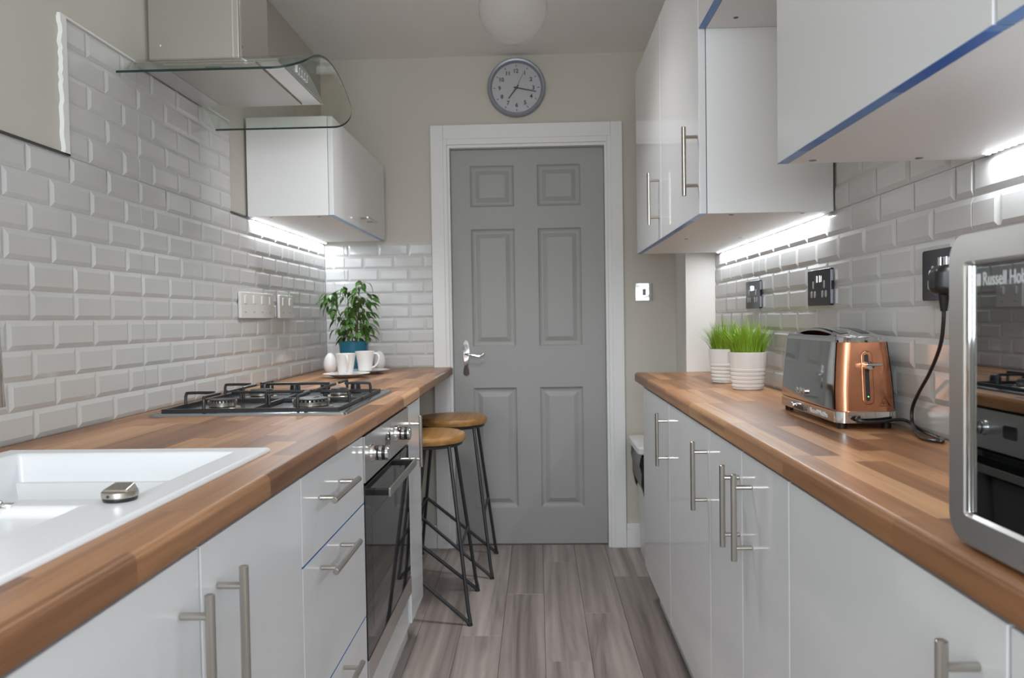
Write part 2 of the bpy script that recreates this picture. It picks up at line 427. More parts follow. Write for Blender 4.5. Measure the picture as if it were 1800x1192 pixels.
struct(obj('trim_3', B().box(XLP, XLT + 0.002, 2.646, 2.86, 1.530, 1.535), 'darktrim', base=(XLP, 2.7, 1.53)))
struct(obj('trim_4', B().box(XLP, XLT + 0.001, 1.70, 2.646, 1.840, 1.846, 0.002), 'trimwhite', base=(XLP, 2.2, 1.84)))
# ------------------------------------------------------------------ panelled door with its frame
dr = bpy.data.objects.new('door_1', None); C.objects.link(dr); dr.location = (-0.04, YB + 0.03, 0)
struct(dr, 'grey painted six panel door in a white frame')
DX0, DX1, DZ0, DZ1, DY = -0.4235, 0.3375, 0.008, 1.992, 3.868
cols = [(-0.328, -0.109), (0.007, 0.2235)]; rws = [(0.192, 0.80), (1.008, 1.597), (1.707, 1.913)]
b = B(); b.box(DX0, DX1, DY + 0.016, DY + 0.04, DZ0, DZ1)
for x0, x1 in ((DX0, cols[0][0]), (cols[0][1], cols[1][0]), (cols[1][1], DX1)): b.box(x0, x1, DY, DY + 0.017, DZ0, DZ1)
zz = [DZ0] + [z for r in rws for z in r] + [DZ1]
for z0, z1 in zip(zz[::2], zz[1::2]):
    for x0, x1 in cols: b.box(x0, x1, DY, DY + 0.017, z0, z1)
obj('leaf', b, 'door', dr)
for x0, x1 in cols:
    for z0, z1 in rws:
        rings = []
        for ins, d in ((0.0, 0.0002), (0.007, 0.009), (0.016, 0.012), (0.024, 0.012), (0.046, 0.002)):
            rings.append([(x0 + ins, DY + d, z0 + ins), (x1 - ins, DY + d, z0 + ins), (x1 - ins, DY + d, z1 - ins), (x0 + ins, DY + d, z1 - ins)])
        b = B(); b.loft(rings, cap=False); v = rings[-1]; b.quad(*v); bmesh.ops.remove_doubles(b.bm, verts=list(b.bm.verts), dist=1e-5)
        obj('panel', b, 'door', dr, angle=8)
def side_trim(xin, xout, sgn):
    b = B(); b.box(min(xin, xout), max(xin, xout), YB - 0.016, YB, 0, 2.105, 0.003)
    x2 = xin + sgn * 0.018
    b.box(min(x2, xout), max(x2, xout), YB - 0.020, YB, 0, 2.105, 0.003)
    return b
obj('architrave', side_trim(-0.437, -0.518, -1), 'trimwhite', dr)
obj('architrave', side_trim(0.351, 0.4265, 1), 'trimwhite', dr)
obj('architrave', B().box(-0.4375, 0.3515, YB - 0.016, YB, 2.009, 2.105, 0.003).box(-0.455, 0.369, YB - 0.020, YB, 2.036, 2.105, 0.003), 'trimwhite', dr)
b = B(); b.box(-0.452, -0.4255, YB - 0.004, YB + 0.1, 0, 1.995); b.box(0.3395, 0.366, YB - 0.004, YB + 0.1, 0, 1.995); b.box(-0.452, 0.366, YB - 0.004, YB + 0.1, 1.995, 2.014)
obj('lining', b, 'trimwhite', dr)
obj('threshold', B().box(-0.425, 0.339, DY + 0.0, DY + 0.05, -0.003, 0.006), 'darktrim', dr)
# lever handle on a scrolled plate
hx = -0.362
prof = []
for t, w in ((0, 0.004), (0.03, 0.013), (0.08, 0.017), (0.16, 0.015), (0.30, 0.0105), (0.45, 0.012), (0.56, 0.0165), (0.70, 0.0185), (0.84, 0.017), (0.93, 0.012), (1.0, 0.003)): prof.append((w, 0.862 + 0.182 * t))
poly = [(hx + w, z) for w, z in prof] + [(hx - w, z) for w, z in reversed(prof)]
b = B(); b.prism(poly, 'y', DY - 0.007, DY + 0.001)
hp = obj('handle_plate', b, 'chrome', dr, bevel=0.002)
obj('lever', B().lathe([(0.013, DY - 0.016), (0.016, DY - 0.008), (0.016, DY - 0.004)], (hx, 0, 0.972), 20, axis='y')
    .tube(smoothpath([(hx, DY - 0.008, 0.972), (hx, DY - 0.035, 0.972), (hx + 0.012, DY - 0.046, 0.972), (hx + 0.04, DY - 0.048, 0.968), (hx + 0.066, DY - 0.047, 0.963), (hx + 0.083, DY - 0.047, 0.968), (hx + 0.093, DY - 0.047, 0.976)]), 0.0062), 'chrome', hp)
obj('keyhole', B().box(hx - 0.002, hx + 0.002, DY - 0.0085, DY - 0.006, 0.898, 0.912), 'darkslot', hp)
# ------------------------------------------------------------------ cabinets
def bar_handle(parent, p0, p1, nrm, r=0.006, stand=0.034, inset=0.026):
    """straight bar handle from p0 to p1 (on the bar's axis) held off the door on two posts"""
    p0, p1, nrm = Vector(p0), Vector(p1), Vector(nrm); d = (p1 - p0).normalized()
    b = B(); b.tube([p0, p0 + d * 0.0008, p1 - d * 0.0008, p1], [r * 0.82, r, r, r * 0.82], 14)
    for q in (p0 + d * inset, p1 - d * inset): b.tube([q, q - nrm * stand], r * 0.78, 10)
    return obj('handle', b, 'nickel', parent)
def panel(name, side, y0, y1, z0, z1, parent, xf, th=0.018, g=0.0026):
    x0, x1 = (xf - th, xf) if side < 0 else (xf, xf + th)
    return obj(name, B().box(x0, x1, y0 + g, y1 - g, z0, z1, 0.0018, 2), 'gloss', parent)
def film(parent, side, y0, y1, z, xf, dark=()):
    x0, x1 = (xf - 0.018, xf) if side < 0 else (xf, xf + 0.018)
    f = obj('protective_film', B().box(x0, x1, y0 + 0.0015, y1 - 0.0015, z - 0.0006, z), 'film', parent); f['label'] = 'blue protective film'
    for a, c in dark: obj('film_print', B().box(x0 + 0.0003, x1 - 0.0003, a, c, z - 0.0009, z - 0.0005), 'filmdark', f)
def carcass(parent, side, y0, y1, z0, z1, xf, xw, t=0.018, front_open=False):
    """open-fronted carcass of boards: sides, top, bottom, back"""
    a, c = (xw, xf - 0.0195) if side < 0 else (xf + 0.0195, xw)
    b = B(); b.box(a, c, y0 + 0.0008, y0 + t, z0, z1, 0.0005, 1); b.box(a, c, y1 - t, y1 - 0.0008, z0, z1, 0.0005, 1)
    b.box(a, c, y0 + t, y1 - t, z0, z0 + t); b.box(a, c, y0 + t, y1 - t, z1 - t, z1)
    w = (a, a + 0.006) if side < 0 else (c - 0.006, c)
    b.box(w[0], w[1], y0 + t, y1 - t, z0 + t, z1 - t)
    return obj('carcass', b, 'carcass', parent)
def cams(parent, side, spots, z):
    for x, y in spots: obj('fixing_cap', B().lathe([(0.0062, z - 0.0008), (0.0062, z + 0.0002)], (x, y, 0), 12).lathe([(0.003, z - 0.0011), (0.003, z)], (x, y, 0), 8), 'darktrim', parent)
LD0, LD1 = 0.155, 0.868
NL, NR = (1, 0, 0), (-1, 0, 0)
XLW, XRW = -1.040, 0.738
# -- left run
t = thing('base_cabinet', 'white gloss base cabinet nearest the camera under the left worktop, beside the sink cabinet', 'cabinet', (-0.73, 0.24, LD0))
carcass(t, -1, -0.06, 0.541, LD0, LD1, XLD, XLW); d = panel('door', -1, -0.06, 0.541, LD0, LD1, t, XLD)
bar_handle(d, (-0.389, 0.49, 0.66), (-0.389, 0.49, 0.829), NL)
t = thing('sink_cabinet', 'white gloss two-door base cabinet under the white sink', 'cabinet', (-0.73, 0.944, LD0))
carcass_b = B(); a, c = XLW, XLD - 0.0195
for y in (0.5418, 1.3282): carcass_b.box(a, c, y, y + 0.018, LD0, LD1)
carcass_b.box(a, c, 0.56, 1.328, LD0, LD0 + 0.018)
obj('carcass', carcass_b, 'carcass', t)
for y0, y1, hy in ((0.541, 0.938, 0.882), (0.938, 1.347, 0.987)):
    d = panel('door', -1, y0, y1, LD0, LD1, t, XLD); bar_handle(d, (-0.389, hy, 0.645), (-0.389, hy, 0.829), NL)
t = thing('drawer_unit', 'white gloss three-drawer unit between the oven and the sink cabinet', 'cabinet', (-0.73, 1.59, LD0))
carcass(t, -1, 1.347, 1.838, LD0, LD1, XLD, XLW)
for z0, z1, hz in ((0.708, LD1, 0.808), (0.433, 0.7055, 0.672), (LD0, 0.4305, 0.408)):
    d = panel('drawer', -1, 1.347, 1.838, z0, z1, t, XLD)
    bar_handle(d, (-0.389, 1.435, hz), (-0.389, 1.637, hz), NL)
    if z1 < 0.8:
        f = obj('protective_film', B().box(XLD - 0.018, XLD, 1.3485, 1.8365, z1, z1 + 0.0009), 'film', d); f['label'] = 'thin blue protective film'
t = thing('oven_housing', 'white base housing around and below the built-in oven', 'cabinet', (-0.73, 2.16, LD0))
b = B(); a, c = XLW, XLD - 0.0195
for y in (1.8388, 2.4602): b.box(a, c, y, y + 0.018, LD0, LD1)
b.box(a, c, 1.857, 2.46, LD0, LD0 + 0.018); b.box(a, c, 1.857, 2.46, 0.232, 0.25)
obj('carcass', b, 'carcass', t)
obj('filler_panel', B().box(XLD - 0.024, XLD - 0.006, 1.8395, 2.4785, LD0, 0.252, 0.001, 1), 'gloss', t)
t = thing('narrow_cabinet', 'narrow white gloss base cabinet to the right of the oven, beside the stools', 'cabinet', (-0.73, 2.60, LD0))
carcass(t, -1, 2.479, 2.729, LD0, LD1, XLD, XLW); d = panel('door', -1, 2.479, 2.729, LD0, LD1, t, XLD)
bar_handle(d, (-0.389, 2.505, 0.665), (-0.389, 2.505, 0.833), NL)
tag(obj('plinth', B().box(-0.502, -0.484, -0.06, 2.729, 0, LD0 - 0.002, 0.001, 1), 'plinth', base=(-0.493, 1.3, 0)), 'white plinth board under the left run of cabinets', 'plinth')
# -- right run
def right_unit(name, label, y0, y1, doors, xf=XRD):
    t = thing(name, label, 'cabinet', (0.58, (y0 + y1) / 2, LD0))
    carcass(t, 1, y0, y1, LD0, LD1, xf, XRW)
    for a, c, hy in doors:
        d = panel('door', 1, a, c, LD0, LD1, t, xf); bar_handle(d, (0.378, hy, 0.665), (0.378, hy, 0.836), NR)
right_unit('base_cabinet', 'white gloss base cabinet at the far end of the right run, beside the bin', 2.458, 3.06, [(2.458, 3.06, 2.482)])
right_unit('base_cabinet', 'white gloss single-door base cabinet under the two grass pots', 1.880, 2.458, [(1.880, 2.458, 1.909)])
right_unit('base_cabinet', 'white gloss two-door base cabinet under the copper toaster, its two handles side by side', 1.2876, 1.880, [(1.5835, 1.880, 1.604), (1.2876, 1.5835, 1.510)])
right_unit('base_cabinet', 'wide white gloss base cabinet between the paired handles and the bottom right corner', 0.6895, 1.2876, [(0.6895, 1.2876, 0.735)])
right_unit('base_cabinet', 'white gloss base cabinet under the microwave, cut by the right edge of the photo', 0.09, 0.6895, [(0.09, 0.6895, 0.64)])
tag(obj('plinth', B().box(0.470, 0.488, 0.09, 3.06, 0, LD0 - 0.002, 0.001, 1), 'plinth', base=(0.479, 1.6, 0)), 'white plinth board under the right run of cabinets', 'plinth')
# -- wall cabinets
ZU = 1.404
t = thing('wall_cabinet', 'tall white gloss two-door wall cabinet above the grass pots, near the clock', 'cabinet', (0.58, 2.58, ZU))
carcass(t, 1, 1.967, 3.19, ZU, 2.135, XRD, XRT - 0.002)
for a, c, hy in ((2.567, 3.19, 2.605), (1.967, 2.567, 1.985)):
    d = panel('door', 1, a, c, ZU, 2.135, t, XRD); bar_handle(d, (0.378, hy, 1.452), (0.378, hy, 1.627), NR)
    film(d, 1, a, c, ZU, XRD, [(2.12, 2.36)] if a < 2 else [])
cams(t, 1, [(0.50, 2.0), (0.68, 2.0), (0.50, 2.6), (0.68, 2.6)], ZU)
t = thing('bridging_cabinet', 'white wall cabinet set high above the toaster with blue film under its door', 'cabinet', (0.58, 1.66, 1.866))
carcass(t, 1, 1.34, 1.9655, 1.866, 2.135, XRD, XRT - 0.002); d = panel('door', 1, 1.34, 1.9655, 1.866, 2.135, t, XRD)
film(d, 1, 1.34, 1.9655, 1.866, XRD); cams(t, 1, [(0.49, 1.90)], 1.866)
t = thing('wall_cabinet', 'big white gloss wall cabinet at top right with blue film along its bottom edge', 'cabinet', (0.58, 1.03, ZU))
carcass(t, 1, 0.712, 1.339, ZU, 2.135, XRD, XRT - 0.002); d = panel('door', 1, 0.712, 1.339, ZU, 2.135, t, XRD)
film(d, 1, 0.712, 1.339, ZU, XRD, [(1.16, 1.235), (0.73, 0.92)]); cams(t, 1, [(0.465, 1.315), (0.64, 1.315), (0.60, 0.74)], ZU)
t = thing('wall_cabinet', 'white wall cabinet in the very top right corner, only its door edge in view', 'cabinet', (0.58, 0.40, ZU))
carcass(t, 1, 0.09, 0.7115, ZU, 2.135, XRD, XRT - 0.002); d = panel('door', 1, 0.09, 0.7115, ZU, 2.135, t, XRD)
film(d, 1, 0.09, 0.7115, ZU, XRD, [(0.60, 0.66)]); cams(t, 1, [(0.60, 0.68)], ZU)
t = thing('wall_cabinet', 'small white gloss wall cabinet on the left wall above the leafy plant', 'cabinet', (-0.9, 3.25, 1.534))
carcass(t, -1, 2.793, 3.735, 1.534, 1.893, -0.736, XLT + 0.001); d = panel('door', -1, 2.793, 3.735, 1.534, 1.893, t, -0.736)
film(d, -1, 2.793, 3.735, 1.534, -0.736); bar_handle(d, (-0.702, 3.20, 1.578), (-0.702, 3.37, 1.578), NL, r=0.005)
cams(t, -1, [(-0.98, 2.83), (-0.80, 2.83)], 1.534)
# ------------------------------------------------------------------ worktops
def edge_profile(xw, xf):
    s = 1 if xf > xw else -1
    pts = [(xw, WB), (xf - s * 0.006, WB)]
    for k in range(5): a = math.pi / 2 * k / 4; pts.append((xf - s * (0.006 - 0.006 * math.sin(a)), WB + 0.006 - 0.006 * math.cos(a)))
    for k in range(6): a = math.pi / 2 * k / 5; pts.append((xf - s * (0.011 - 0.011 * math.cos(a)), WT - 0.011 + 0.011 * math.sin(a)))
    pts.append((xw, WT)); return pts
b = B(); b.prism(edge_profile(XLT + 0.0003, XLF), 'y', -0.06, 0.485); b.prism(edge_profile(XLT + 0.0003, XLF), 'y', 1.385, 2.7005)
b.prism(edge_profile(-0.515, XLF), 'y', 0.485, 1.385); b.box(XLT + 0.0003, -0.96, 0.485, 1.385, WB, WT)
tag(obj('worktop', b, 'wood', base=(-0.73, 1.3, WB)), 'walnut block worktop on the left around the sink and hob', 'worktop')
tag(obj('breakfast_bar', B().prism(edge_profile(XLT + 0.0003, XLF - 0.006), 'y', 2.702, YB - 0.0085), 'wood', base=(-0.70, 3.2, WB)), 'walnut block breakfast bar over the stools, meeting the back wall', 'worktop')
tag(obj('worktop', B().prism(edge_profile(XRT - 0.0003, XRF), 'y', 0.09, 3.277), 'wood', base=(0.58, 1.6, WB)), 'walnut block worktop on the right under the toaster and microwave', 'worktop')
# ------------------------------------------------------------------ sink
sk = thing('sink', 'white composite inset sink with bowl and drainer in the left worktop', 'sink', (-0.745, 0.95, 0.72))
b = B()
xs = [-0.985, -0.935, -0.585, -0.548, -0.493]; ys = [0.46, 0.505, 0.952, 0.996, 1.348, 1.396]; zt = 0.9175
V = {(i, j): b.bm.verts.new((x, y, zt)) for i, x in enumerate(xs) for j, y in enumerate(ys)}
for i in range(4):
    for j in range(5):
        inbowl = j == 3 and i in (1, 2); rec = j == 1 and i == 1
        if inbowl or rec: continue
        b.bm.faces.new((V[i, j], V[i + 1, j], V[i + 1, j + 1], V[i, j + 1]))
def sunk(loop, depth, ins):
    cx = sum(v.co.x for v in loop) / len(loop); cy = sum(v.co.y for v in loop) / len(loop)
    low = [b.bm.verts.new((v.co.x + (ins if v.co.x < cx - 0.1 else -ins if v.co.x > cx + 0.1 else 0), v.co.y + (ins if v.co.y < cy else -ins), zt - depth)) for v in loop]
    for k in range(len(loop)):
        q = (k + 1) % len(loop); b.bm.faces.new((loop[k], loop[q], low[q], low[k]))
    b.bm.faces.new(low)
sunk([V[1, 3], V[2, 3], V[3, 3], V[3, 4], V[2, 4], V[1, 4]], 0.185, 0.024)
sunk([V[1, 1], V[2, 1], V[2, 2], V[1, 2]], 0.012, 0.012)
rim = [V[0, j] for j in range(6)] + [V[i, 5] for i in range(1, 5)] + [V[4, j] for j in range(4, -1, -1)] + [V[i, 0] for i in range(3, 0, -1)]
low = [b.bm.verts.new((v.co.x, v.co.y, WT + 0.0002)) for v in rim]
for k in range(len(rim)):
    q = (k + 1) % len(rim); b.bm.faces.new((rim[k], rim[q], low[q], low[k]))
obj('basin', b, 'ceramic', sk, bevel=0.006)
obj('plughole', B().lathe([(0.0, 0.7365), (0.03, 0.7365), (0.043, 0.7385), (0.045, 0.7345)], (-0.75, 1.18, 0), 24), 'chrome', sk)
kn = thing('waste_control', 'round brushed steel pop-up waste knob on the sink ledge', 'sink control', (-0.549, 0.984, zt))
kx, ky = -0.549, 0.984
obj('gasket', B().lathe([(0.0205, zt + 0.0002), (0.0215, zt + 0.004), (0.021, zt + 0.0055)], (kx, ky, 0), 28), 'black', kn)
obj('body', B().lathe([(0.0222, zt + 0.0055), (0.0226, zt + 0.007), (0.0222, zt + 0.0125), (0.020, zt + 0.0135), (0.012, zt + 0.0135)], (kx, ky, 0), 28), 'nickel', kn)
b = B(); b.loft([[(kx - 0.0175, ky - 0.0125, zt + 0.013), (kx + 0.0175, ky - 0.0125, zt + 0.013), (kx + 0.0175, ky + 0.0125, zt + 0.013), (kx - 0.0175, ky + 0.0125, zt + 0.013)],
              [(kx - 0.0165, ky - 0.0115, zt + 0.0160), (kx + 0.0135, ky - 0.0115, zt + 0.0160), (kx + 0.0135, ky + 0.0115, zt + 0.0215), (kx - 0.0115, ky + 0.0115, zt + 0.0215)]])
obj('grip', b, 'nickel', kn, bevel=0.0012)
obj('screw_hole', B().lathe([(0.0018, -0.0005), (0.0018, 0.001)], (kx - 0.004, ky - 0.0224, zt + 0.009), 10, axis='y'), 'darkslot', kn)
tp = thing('kitchen_tap', 'chrome swan-neck kitchen tap, its spout hanging at the left edge of the photo', 'tap', (-0.96, 1.0, zt))
obj('body', B().lathe([(0.026, zt), (0.026, zt + 0.006), (0.02, zt + 0.01), (0.02, zt + 0.09), (0.014, zt + 0.1)], (-0.96, 1.0, 0), 24), 'chrome', tp)
pth = [(-0.96, 1.0, zt + 0.09), (-0.96, 1.0, 1.22)]
for k in range(9):
    a = math.pi * k / 8; q = (1 - math.cos(a)) / 2
    pth.append((-0.96 + 0.118 * q, 1.0 + 0.15 * q, 1.24 + 0.10 * math.sin(a)))
pth += [(-0.836, 1.151, 1.16), (-0.831, 1.152, 1.0225)]
obj('spout', B().tube(smoothpath(pth, 4), 0.0115, 16), 'chrome', tp)
obj('lever', B().tube([(-0.96, 0.98, 0.985), (-0.955, 0.93, 1.0), (-0.952, 0.90, 1.005)], [0.008, 0.006, 0.006], 10), 'chrome', tp)
ov = thing('overflow_fitting', 'small chrome fitting at the left edge of the sink ledge', 'fitting', (-0.70, 0.955, zt - 0.012))
obj('bracket', B().box(-0.735, -0.672, 0.950, 0.962, zt - 0.009, zt + 0.003, 0.001), 'chrome', ov)
obj('cap', B().lathe([(0.009, 0.938), (0.011, 0.942), (0.011, 0.950)], (-0.690, 0, zt - 0.001), 18, axis='y'), 'chrome', ov)
# ------------------------------------------------------------------ gas hob
hb = thing('gas_hob', 'four-burner stainless gas hob with black pan supports on the left worktop', 'hob', (-0.74, 2.23, WT))
HX0, HX1, HY0, HY1 = -1.0, -0.486, 1.925, 2.535
rr = lambda d: [(x, y) for x, y in roundrect(HX0 + d, HX1 - d, HY0 + d, HY1 - d, 0.012)]
b = B(); b.loft([[(x, y, WT + 0.0003) for x, y in rr(0)], [(x, y, WT + 0.006) for x, y in rr(0.002)], [(x, y, WT + 0.0085) for x, y in rr(0.012)], [(x, y, WT + 0.0045) for x, y in rr(0.032)]])
obj('plate', b, 'hobsteel', hb)
burners = [(-0.865, 2.075, 0.036), (-0.62, 2.075, 0.048), (-0.865, 2.375, 0.036), (-0.62, 2.375, 0.028)]
for bx, by, r in burners:
    q = obj('burner', B().lathe([(r + 0.012, WT + 0.0045), (r + 0.010, WT + 0.007), (r - 0.004, WT + 0.009), (r, WT + 0.011), (r + 0.002, WT + 0.021), (r - 0.003, WT + 0.023)], (bx, by, 0), 36), 'nickel', hb)
    tb = B()
    for k in range(28):
        a = 2 * math.pi * k / 28; ca, sa = math.cos(a), math.sin(a)
        for rad in (r - 0.002,):
            p = Vector((bx + ca * rad, by + sa * rad, WT + 0.0245)); u = Vector((ca, sa, 0)); v = Vector((-sa, ca, 0))
            tb.loft([[p + u * 0.004 * s + v * 0.0022 * w + Vector((0, 0, h)) for s, w in ((-1, -1), (1, -1), (1, 1), (-1, 1))] for h in (-0.003, 0.0015)])
    obj('flame_ring', tb, 'nickel', q)
    obj('cap', B().lathe([(r - 0.004, WT + 0.024), (r - 0.002, WT + 0.0265), (r - 0.003, WT + 0.029), (r - 0.012, WT + 0.030)], (bx, by, 0), 32), 'iron', q)
for y0, y1 in ((1.952, 2.212), (2.220, 2.478)):
    s = obj('pan_support', B().box(-0.975, -0.512, y0, y0 + 0.009, WT + 0.006, WT + 0.016, 0.001, 1).box(-0.975, -0.512, y1 - 0.009, y1, WT + 0.006, WT + 0.016, 0.001, 1)
            .box(-0.975, -0.966, y0 + 0.009, y1 - 0.009, WT + 0.006, WT + 0.016, 0.001, 1).box(-0.521, -0.512, y0 + 0.009, y1 - 0.009, WT + 0.006, WT + 0.016, 0.001, 1), 'iron', hb)
    zt2 = WT + 0.046
    for bx in (-0.865, -0.62):
        by = (y0 + y1) / 2
        for dx, dy in ((1, 0), (-1, 0), (0, 1), (0, -1)):
            if dx: e = (-0.970 if dx < 0 else -0.7425 + 0.004) if bx < -0.7 else (-0.517 if dx > 0 else -0.7425 - 0.004); p0 = Vector((e, by, WT + 0.012))
            else: p0 = Vector((bx, y0 + 0.005 if dy < 0 else y1 - 0.005, WT + 0.012))
            inner = Vector((bx + dx * 0.024, by + dy * 0.024, zt2))
            mid = Vector((p0.x, p0.y, zt2)); d = (inner - mid).normalized()
            obj('finger', B().tube(smoothpath([p0, mid - Vector((0, 0, 0.014)), mid - Vector((0, 0, 0.004)) + d * 0.002, mid + d * 0.010, inner], 3), 0.0043, 8), 'iron', s)
    obj('centre_bar', B().box(-0.747, -0.738, y0 + 0.009, y1 - 0.009, WT + 0.006, WT + 0.016), 'iron', s)
for k, kx in enumerate((-0.90, -0.80, -0.70, -0.60)):
    obj('knob', B().lathe([(0.017, WT + 0.006), (0.017, WT + 0.012), (0.015, WT + 0.032), (0.012, WT + 0.034)], (kx, 2.503, 0), 20), 'black', hb)
# ------------------------------------------------------------------ built-in oven
ov = thing('built_in_oven', 'stainless steel and black glass built-in oven under the hob', 'oven', (-0.6, 2.16, 0.26))
OY0, OY1, OX = 1.846, 2.475, -0.4235
obj('body', B().box(-0.98, OX - 0.024, OY0 + 0.018, OY1 - 0.020, 0.262, 0.862), 'iron', ov)
obj('control_panel', B().box(OX - 0.022, OX, OY0, OY1, 0.752, 0.866, 0.0015), 'steel', ov)
dd = obj('oven_door', B().box(OX - 0.022, OX - 0.001, OY0, OY1, 0.318, 0.744, 0.0015), 'glassblack', ov)
obj('inner_window', B().box(OX - 0.0012, OX - 0.0007, OY0 + 0.07, OY1 - 0.07, 0.375, 0.655), mat('smoked_window_glass', (0.03, 0.03, 0.032), 0.03, spec=0.75), dd)
obj('bottom_trim', B().box(OX - 0.022, OX + 0.001, OY0, OY1, 0.260, 0.316, 0.0012), 'steel', ov)
h = obj('oven_handle', B().box(OX + 0.034, OX + 0.040, 1.955, 2.385, 0.694, 0.716, 0.001), 'nickel', dd)
for y in (1.957, 2.365): obj('bracket', B().box(OX - 0.002, OX + 0.034, y, y + 0.018, 0.697, 0.713, 0.001), 'black', h)
for ky in (1.928, 2.255):
    q = obj('knob', B().lathe([(0.024, OX), (0.023, OX + 0.006), (0.019, OX + 0.0065), (0.019, OX + 0.014)], (0, ky, 0.813), 28, axis='x'), 'chrome', ov)
    obj('knob_band', B().lathe([(0.0185, OX + 0.014), (0.0185, OX + 0.019)], (0, ky, 0.813), 28, axis='x'), 'black', q)
    obj('knob_ring', B().lathe([(0.0195, OX + 0.019), (0.0195, OX + 0.027)], (0, ky, 0.813), 28, axis='x'), 'chrome', q)
    obj('knob_band', B().lathe([(0.0185, OX + 0.027), (0.0185, OX + 0.036)], (0, ky, 0.813), 28, axis='x'), 'black', q)
    obj('knob_cap', B().lathe([(0.0195, OX + 0.036), (0.0195, OX + 0.042), (0.017, OX + 0.044)], (0, ky, 0.813), 28, axis='x'), 'chrome', q)
obj('display', B().prism(roundrect(2.10, 2.165, 0.795, 0.832, 0.008), 'x', OX - 0.0005, OX + 0.0008), 'glassblack', ov)
# ------------------------------------------------------------------ cooker hood
hd = thing('cooker_hood', 'stainless chimney cooker hood with curved glass canopy over the hob', 'hood', (-0.9, 2.2235, 1.78))
HC, HK, HP = 2.2235, 1.154, 1.891
zg = lambda y: HP - HK * (y - HC) ** 2
def glass_outline():
    x0, x1, y0, y1, r = -1.052, -0.583, 1.923, 2.524, 0.075
    pts = [(x0, y0)]
    for k in range(8): pts.append((x0 + (x1 - r - x0) * (k + 1) / 8, y0))
    for k in range(1, 9): a = -math.pi / 2 + math.pi / 2 * k / 8; pts.append((x1 - r + r * math.cos(a), y0 + r + r * math.sin(a)))
    for k in range(1, 24): pts.append((x1, y0 + r + (y1 - y0 - 2 * r) * k / 24))
    for k in range(9): a = math.pi / 2 * k / 8; pts.append((x1 - r + r * math.cos(a), y1 - r + r * math.sin(a)))
    for k in range(8): pts.append((x1 - r + (x0 - x1 + r) * (k + 1) / 8, y1))
    return pts
GO = glass_outline()
# canopy surface: strips across x for each y
def xlimit(y):
    x1, r, y0, y1 = -0.583, 0.075, 1.923, 2.524
    d = max(0, (y0 + r) - y, y - (y1 - r))
    return x1 - r + math.sqrt(max(0, r * r - d * d))
b = B(); N = 44; gt = 0.006; rows_ = []
yy = [HC - 0.3005 * math.cos(math.pi * k / N) for k in range(N + 1)]
for y in yy:
    xl = xlimit(y); rows_.append([(-1.052, y, zg(y)), (xl, y, zg(y))])
tv = [[b.bm.verts.new((x, y, z)) for x, y, z in r] for r in rows_]
bv = [[b.bm.verts.new((x, y, z - gt)) for x, y, z in r] for r in rows_]
for k in range(N):
    b.bm.faces.new((tv[k][0], tv[k][1], tv[k + 1][1], tv[k + 1][0])); b.bm.faces.new((bv[k][0], bv[k + 1][0], bv[k + 1][1], bv[k][1]))
can = obj('glass_canopy', b, 'hoodglass', hd, angle=60)
b = B()
for k in range(N):
    b.quad((tv_ := rows_[k][1])[:], rows_[k + 1][1], tuple(Vector(rows_[k + 1][1]) - Vector((0, 0, gt))), tuple(Vector(tv_) - Vector((0, 0, gt))))
for k in (0, N):
    p, q = Vector(rows_[k][0]), Vector(rows_[k][1]); dz = Vector((0, 0, gt)); b.quad(p, q, q - dz, p - dz)
bmesh.ops.remove_doubles(b.bm, verts=list(b.bm.verts), dist=1e-5)
obj('glass_edge', b, 'glassedge', can)
# steel body: flat underside, top following the glass
BX1 = -0.668; y0, y1 = 2.008, 2.439; zb_ = 1.834
poly = [(y0, zb_), (y1, zb_)] + [(y1 - (y1 - y0) * k / 20, zg(y1 - (y1 - y0) * k / 20) - gt - 0.0004 + (0.0 if 0 < k < 20 else 0.004)) for k in range(0, 21)]
bd = obj('body', B().prism(poly, 'x', -1.053, BX1), 'steel', hd, angle=20)
obj('underside_frame', B().box(-1.05, -0.985, y0 + 0.01, y1 - 0.01, zb_ - 0.003, zb_ + 0.001, 0.001), 'steel', bd)
obj('underside_frame', B().box(-0.725, BX1 - 0.003, y0 + 0.01, y1 - 0.01, zb_ - 0.003, zb_ + 0.001, 0.001), 'steel', bd)
fm = steel('grease_filter_aluminium', (0.56, 0.55, 0.54), 0.42, 0)
for fy0, fy1 in ((y0 + 0.012, y1 - 0.014),):
    fo = obj('grease_filter', B().box(-0.978, -0.732, fy0, fy1, zb_ - 0.005, zb_ + 0.001, 0.0015), fm, hd)
    obj('filter_catch', B().box(-0.875, -0.83, fy0 + 0.02, fy0 + 0.045, zb_ - 0.0065, zb_ - 0.004, 0.001), 'darktrim', fo)
for k in range(5):
    yk = 2.165 + k * 0.024
    obj('button', B().box(BX1 - 0.001, BX1 + 0.004, yk, yk + 0.010, 1.849, 1.870, 0.001), 'chrome', bd)
cx0, cx1, cy0, cy1 = -1.053, -0.805, 2.095, 2.335
obj('chimney', B().box(cx0, cx1, cy0, cy1, 1.868, 2.12, 0.002), 'steelv', hd)
obj('upper_chimney', B().box(cx0, cx1 - 0.004, cy0 + 0.004, cy1 - 0.004, 2.12, ZC - 0.001, 0.002), 'steelv', hd)
for ex, ey_ in ((cx1 + 0.0005, cy0 + 0.001), (cx1 - 0.014, cy0 - 0.0005), (cx1 + 0.0005, cy0 + 0.022)):
    obj('chimney_seam', B().tube([(ex, ey_, 1.872), (ex, ey_, ZC - 0.002)], 0.0022, 10), 'chrome', hd)
